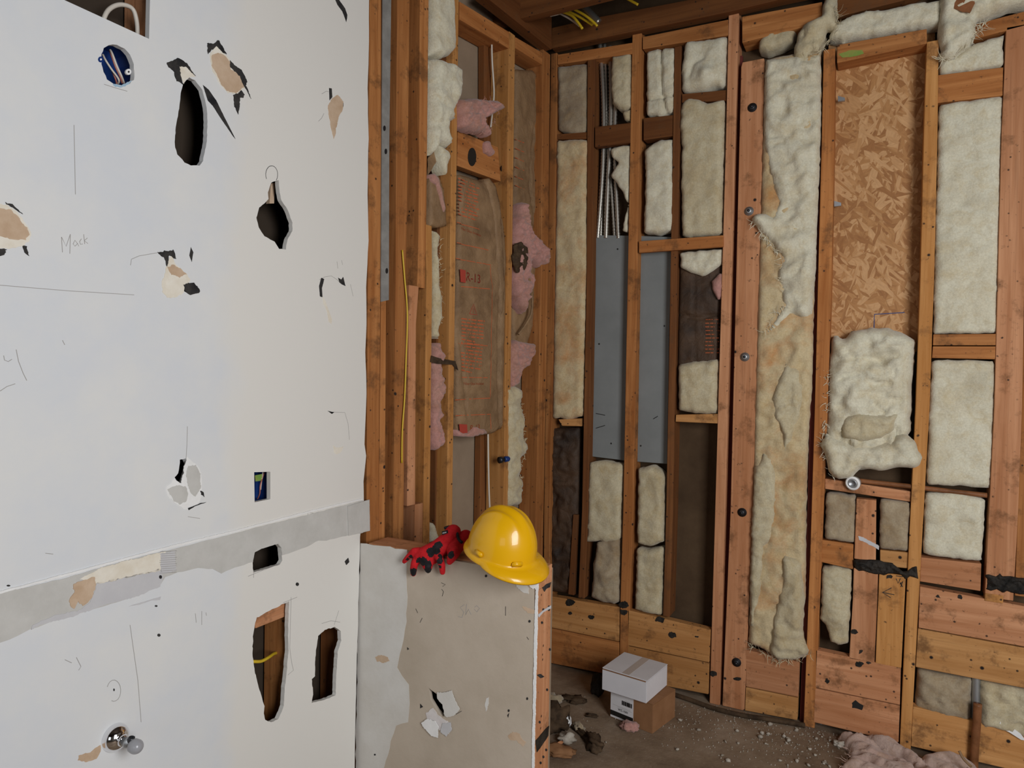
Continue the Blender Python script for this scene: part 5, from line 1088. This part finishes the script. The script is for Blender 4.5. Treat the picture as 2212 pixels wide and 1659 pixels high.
def flat_text(s_, loc, size, parent, Mx, mat):
    cu_ = bpy.data.curves.new('label_text', 'FONT'); cu_.body = s_; cu_.size = size; cu_.extrude = .0003
    tmp = bpy.data.objects.new('tmp', cu_); C.objects.link(tmp); dg = bpy.context.evaluated_depsgraph_get()
    me = bpy.data.meshes.new_from_object(tmp.evaluated_get(dg)); bpy.data.objects.remove(tmp); me.materials.clear()
    me.transform(Matrix.Translation(loc) @ Matrix.Rotation(math.radians(90), 4, 'X')); return link('label_text', me, mat, Mx, parent)
flat_text('WZ-1501', (Lx0 + LW * .34, -.0015, .038), .011, lb, Mb, M['black'])
zb = h + .001
t, bx, l1, l2, h, Mw = carton('white_carton', 'white cardboard carton with a taped lid on top of the brown one', zb, .082, (1300,1489), (1396,1520), (1443,1481), 'cartonw')
bx('body', (-l1, 0, 0), (0, l2, h - .004), 'cartonw', t)
ld = bx('lid', (-l1 - .001, .003, h - .0035), (.001, l2, h), 'cartonw', t, .0008)
bx('dark_lid_gap', (-l1 + .002, -.0004, h - .006), (-.004, .004, h - .0036), 'carton', t, 0)
bx('tape', (-l1 * .56, .004, h), (-l1 * .40, l2 - .001, h + .0005), 'tape', ld, 0)

# ------------------------------------------------------------------ things on the floor
def lump(name, px_, py_, sx, sy, sz, mat, label, cat, seed, rot=0, group=None, par=None, sub=3, amp=.35):
    p = hz(px_, py_, 0); bm = bmesh.new(); bmesh.ops.create_icosphere(bm, subdivisions=sub, radius=1)
    for v_ in bm.verts:
        n_ = 1 + amp * noise.fractal(v_.co * 1.7 + Vector((seed * 7, 0, seed)), .8, 2, 3); q_ = v_.co * n_
        v_.co = Vector((q_.x * sx, q_.y * sy, max(0, q_.z + .75) * sz))
    me = bpy.data.meshes.new(name); bm.to_mesh(me); bm.free()
    o = link(name, me, M[mat], Matrix.Translation(p) @ Matrix.Rotation(rot, 4, 'Z'), par, smooth=True)
    return tag(o, label, cat, group) if par is None else o
lump('pink_wool_scrap', 1359, 1577, .030, .022, .018, 'woolp', 'small pink wool scrap lying in front of the brown carton', 'insulation', 1, .2, amp=.6)
lump('brown_rag', 1282, 1612, .050, .024, .022, 'leaf', 'dark crumpled lump pointing towards the cartons', 'debris', 2, 2.3, amp=.8)
lump('brown_rag', 1256, 1588, .045, .010, .012, 'leaf', 'thin dark strip behind the crumpled lump', 'debris', 3, 2.6, amp=.8)
lump('dark_scrap', 1240, 1515, .045, .026, .012, 'leaf', 'flat dark scrap near the foot boards', 'debris', 4, .1, amp=.7)
lump('dark_scrap', 1291, 1500, .030, .026, .045, 'tar', 'black chunk left of the white carton', 'debris', 5, .1, amp=.4)
lump('dark_scrap', 1200, 1575, .055, .035, .045, 'leaf', 'heaped dark refuse against the end of the half wall', 'debris', 6, .5, amp=.9)
lump('dark_scrap', 1205, 1630, .060, .030, .016, 'carton', 'flattened brown paper beside the half wall', 'debris', 7, .3, amp=.6)
lump('wool_scrap', 1194, 1520, .040, .020, .024, 'woold', 'grey wool scrap behind the end of the half wall', 'insulation', 8, .3, amp=.7)
lump('plaster_scrap', 1220, 1571, .022, .014, .022, 'white', 'white plaster scrap on the refuse heap', 'debris', 9, .8, amp=.6)
lump('plaster_scrap', 1224, 1603, .030, .020, .018, 'chip', 'pale plaster crumbs below the refuse heap', 'debris', 10, .4, amp=.8)
lump('plaster_scrap', 1250, 1578, .032, .014, .014, 'woold', 'fluffy pale scrap right of the refuse heap', 'debris', 11, 2.4, amp=.8)
lump('wood_splinter', 1202, 1616, .040, .006, .010, 'pink', 'pink wood splinter beside the half wall', 'debris', 12, 1.3, amp=.3)
lump('dark_scrap', 1278, 1548, .022, .010, .006, 'leaf', 'small brown leaf-like scrap in the middle of the bare floor', 'debris', 13, .3, amp=.8)
lump('plaster_scrap', 1815, 1612, .020, .014, .010, 'chip', 'pale chip at the head of the pink roll', 'debris', 14, .3, amp=.8)
lump('blue_scrap', 1772, 1562, .018, .010, .020, 'bluelt', 'small pale blue scrap at the foot of the wall', 'debris', 15, -.3, amp=.2)
rnd = random.Random(5); ch0 = None
chips = []
for i in range(46):
    x_ = rnd.choice((rnd.uniform(1560, 1860), rnd.uniform(1440, 1800), rnd.uniform(1220, 1900))); y_ = rnd.uniform(max(1535, 1480 + (x_ - 1440) * .25 + 25), 1658)
    if 1300 < x_ < 1450 and y_ < 1600: continue
    k = rnd.uniform(.003, .0085)
    lump('plaster_chip', x_, y_, k * 1.3, k, k * .7, 'chip', 'small plaster chip scattered on the floor', 'debris', i, rnd.uniform(0, 6), 'plaster chips scattered on the floor', sub=1, amp=.8)
bm = bmesh.new()
for i in range(900):
    x_ = rnd.gauss(1680, 170); y_ = rnd.gauss(1565 + (x_ - 1600) * .1, 40)
    if y_ < 1500 + (x_ - 1500) * .2 + 10 or y_ > 1700: continue
    p = hz(x_, y_, 0); s_ = rnd.uniform(.0012, .0035)
    if p.y > PB.O.y - .005: continue
    bmesh.ops.create_cube(bm, size=s_, matrix=Matrix.Translation(p + Vector((0, 0, s_ * .4))) @ Matrix.Rotation(rnd.uniform(0, 3), 4, Vector((rnd.random(), rnd.random(), 1))))
me = bpy.data.meshes.new('plaster_dust'); bm.to_mesh(me); bm.free(); o = link('plaster_dust', me, M['chip'], Matrix.Identity(4)); tag(o, 'fine plaster crumbs strewn over the floor along the wall', 'debris', kind='stuff')
# black hose / gasket strip along the wall foot
pts = [hz(x_, y_, .008) for x_, y_ in ((1448,1493),(1490,1512),(1540,1530),(1600,1545),(1670,1556),(1740,1562))]
pts = [Vector((p.x, min(p.y, PB.O.y - .014), .009)) for p in pts]
tube('black_strip', pts, .009, M['leaf'], label='dark cord lying along the foot of the wall', cat='cord')
# long pink roll on the floor at the lower right
class FloorPlane(Plane):
    def __init__(s): s.O = Vector((0, 0, 0)); s.e = Vector((1, 0, 0)); s.n = Vector((0, 0, 1))
    def hit(s, px_, py_, off=0.0): p = hz(px_, py_, off); return (p.x, min(p.y, PB.O.y - .012))
    def mat(s, u, v, w=0.0): return Matrix(((1, 0, 0, u), (0, 0, 1, v), (0, -1, 0, w), (0, 0, 0, 1)))
FP = FloorPlane()
fr = batt(FP, 'pink_insulation_roll', [(1812,1596),(1818,1582),(1830,1577),(1848,1583),(1880,1592),(1912,1602),(1940,1618),(1962,1630),(1985,1643),(2010,1641),(2035,1632),(2060,1636),(2085,1646),(2110,1662),(2150,1710),(2000,1740),(1900,1710),(1850,1682),(1816,1664),(1826,1650),(1838,1640),(1830,1618)], M['pinkfloor'],
     off=.010, thick=.009, puff=.032, rad=.045, amp=.014, fold=.011, freq=1.0, seed=81, ragamp=.004, res=.006,
     creases=(([(1828,1590),(1846,1598),(1880,1614),(1920,1634),(1960,1658),(1990,1690)], .009, .050), ([(1840,1640),(1880,1648),(1930,1664)], .010, .022), ([(1985,1645),(2000,1665),(2040,1690)], .010, .018)),
     label='limp pale pink insulation roll on the floor at the lower right')
fibres(FP, 'loose_fibres', [(1816,1664),(1838,1640),(1830,1618)], 30, M['pinkfloor'], fr, .03, .03, 20)
tube('wood_sliver', [hz(2072,1622,.10), hz(2082,1640,.08), hz(2098,1656,.06)], .004, M['kraft'], parent=fr)
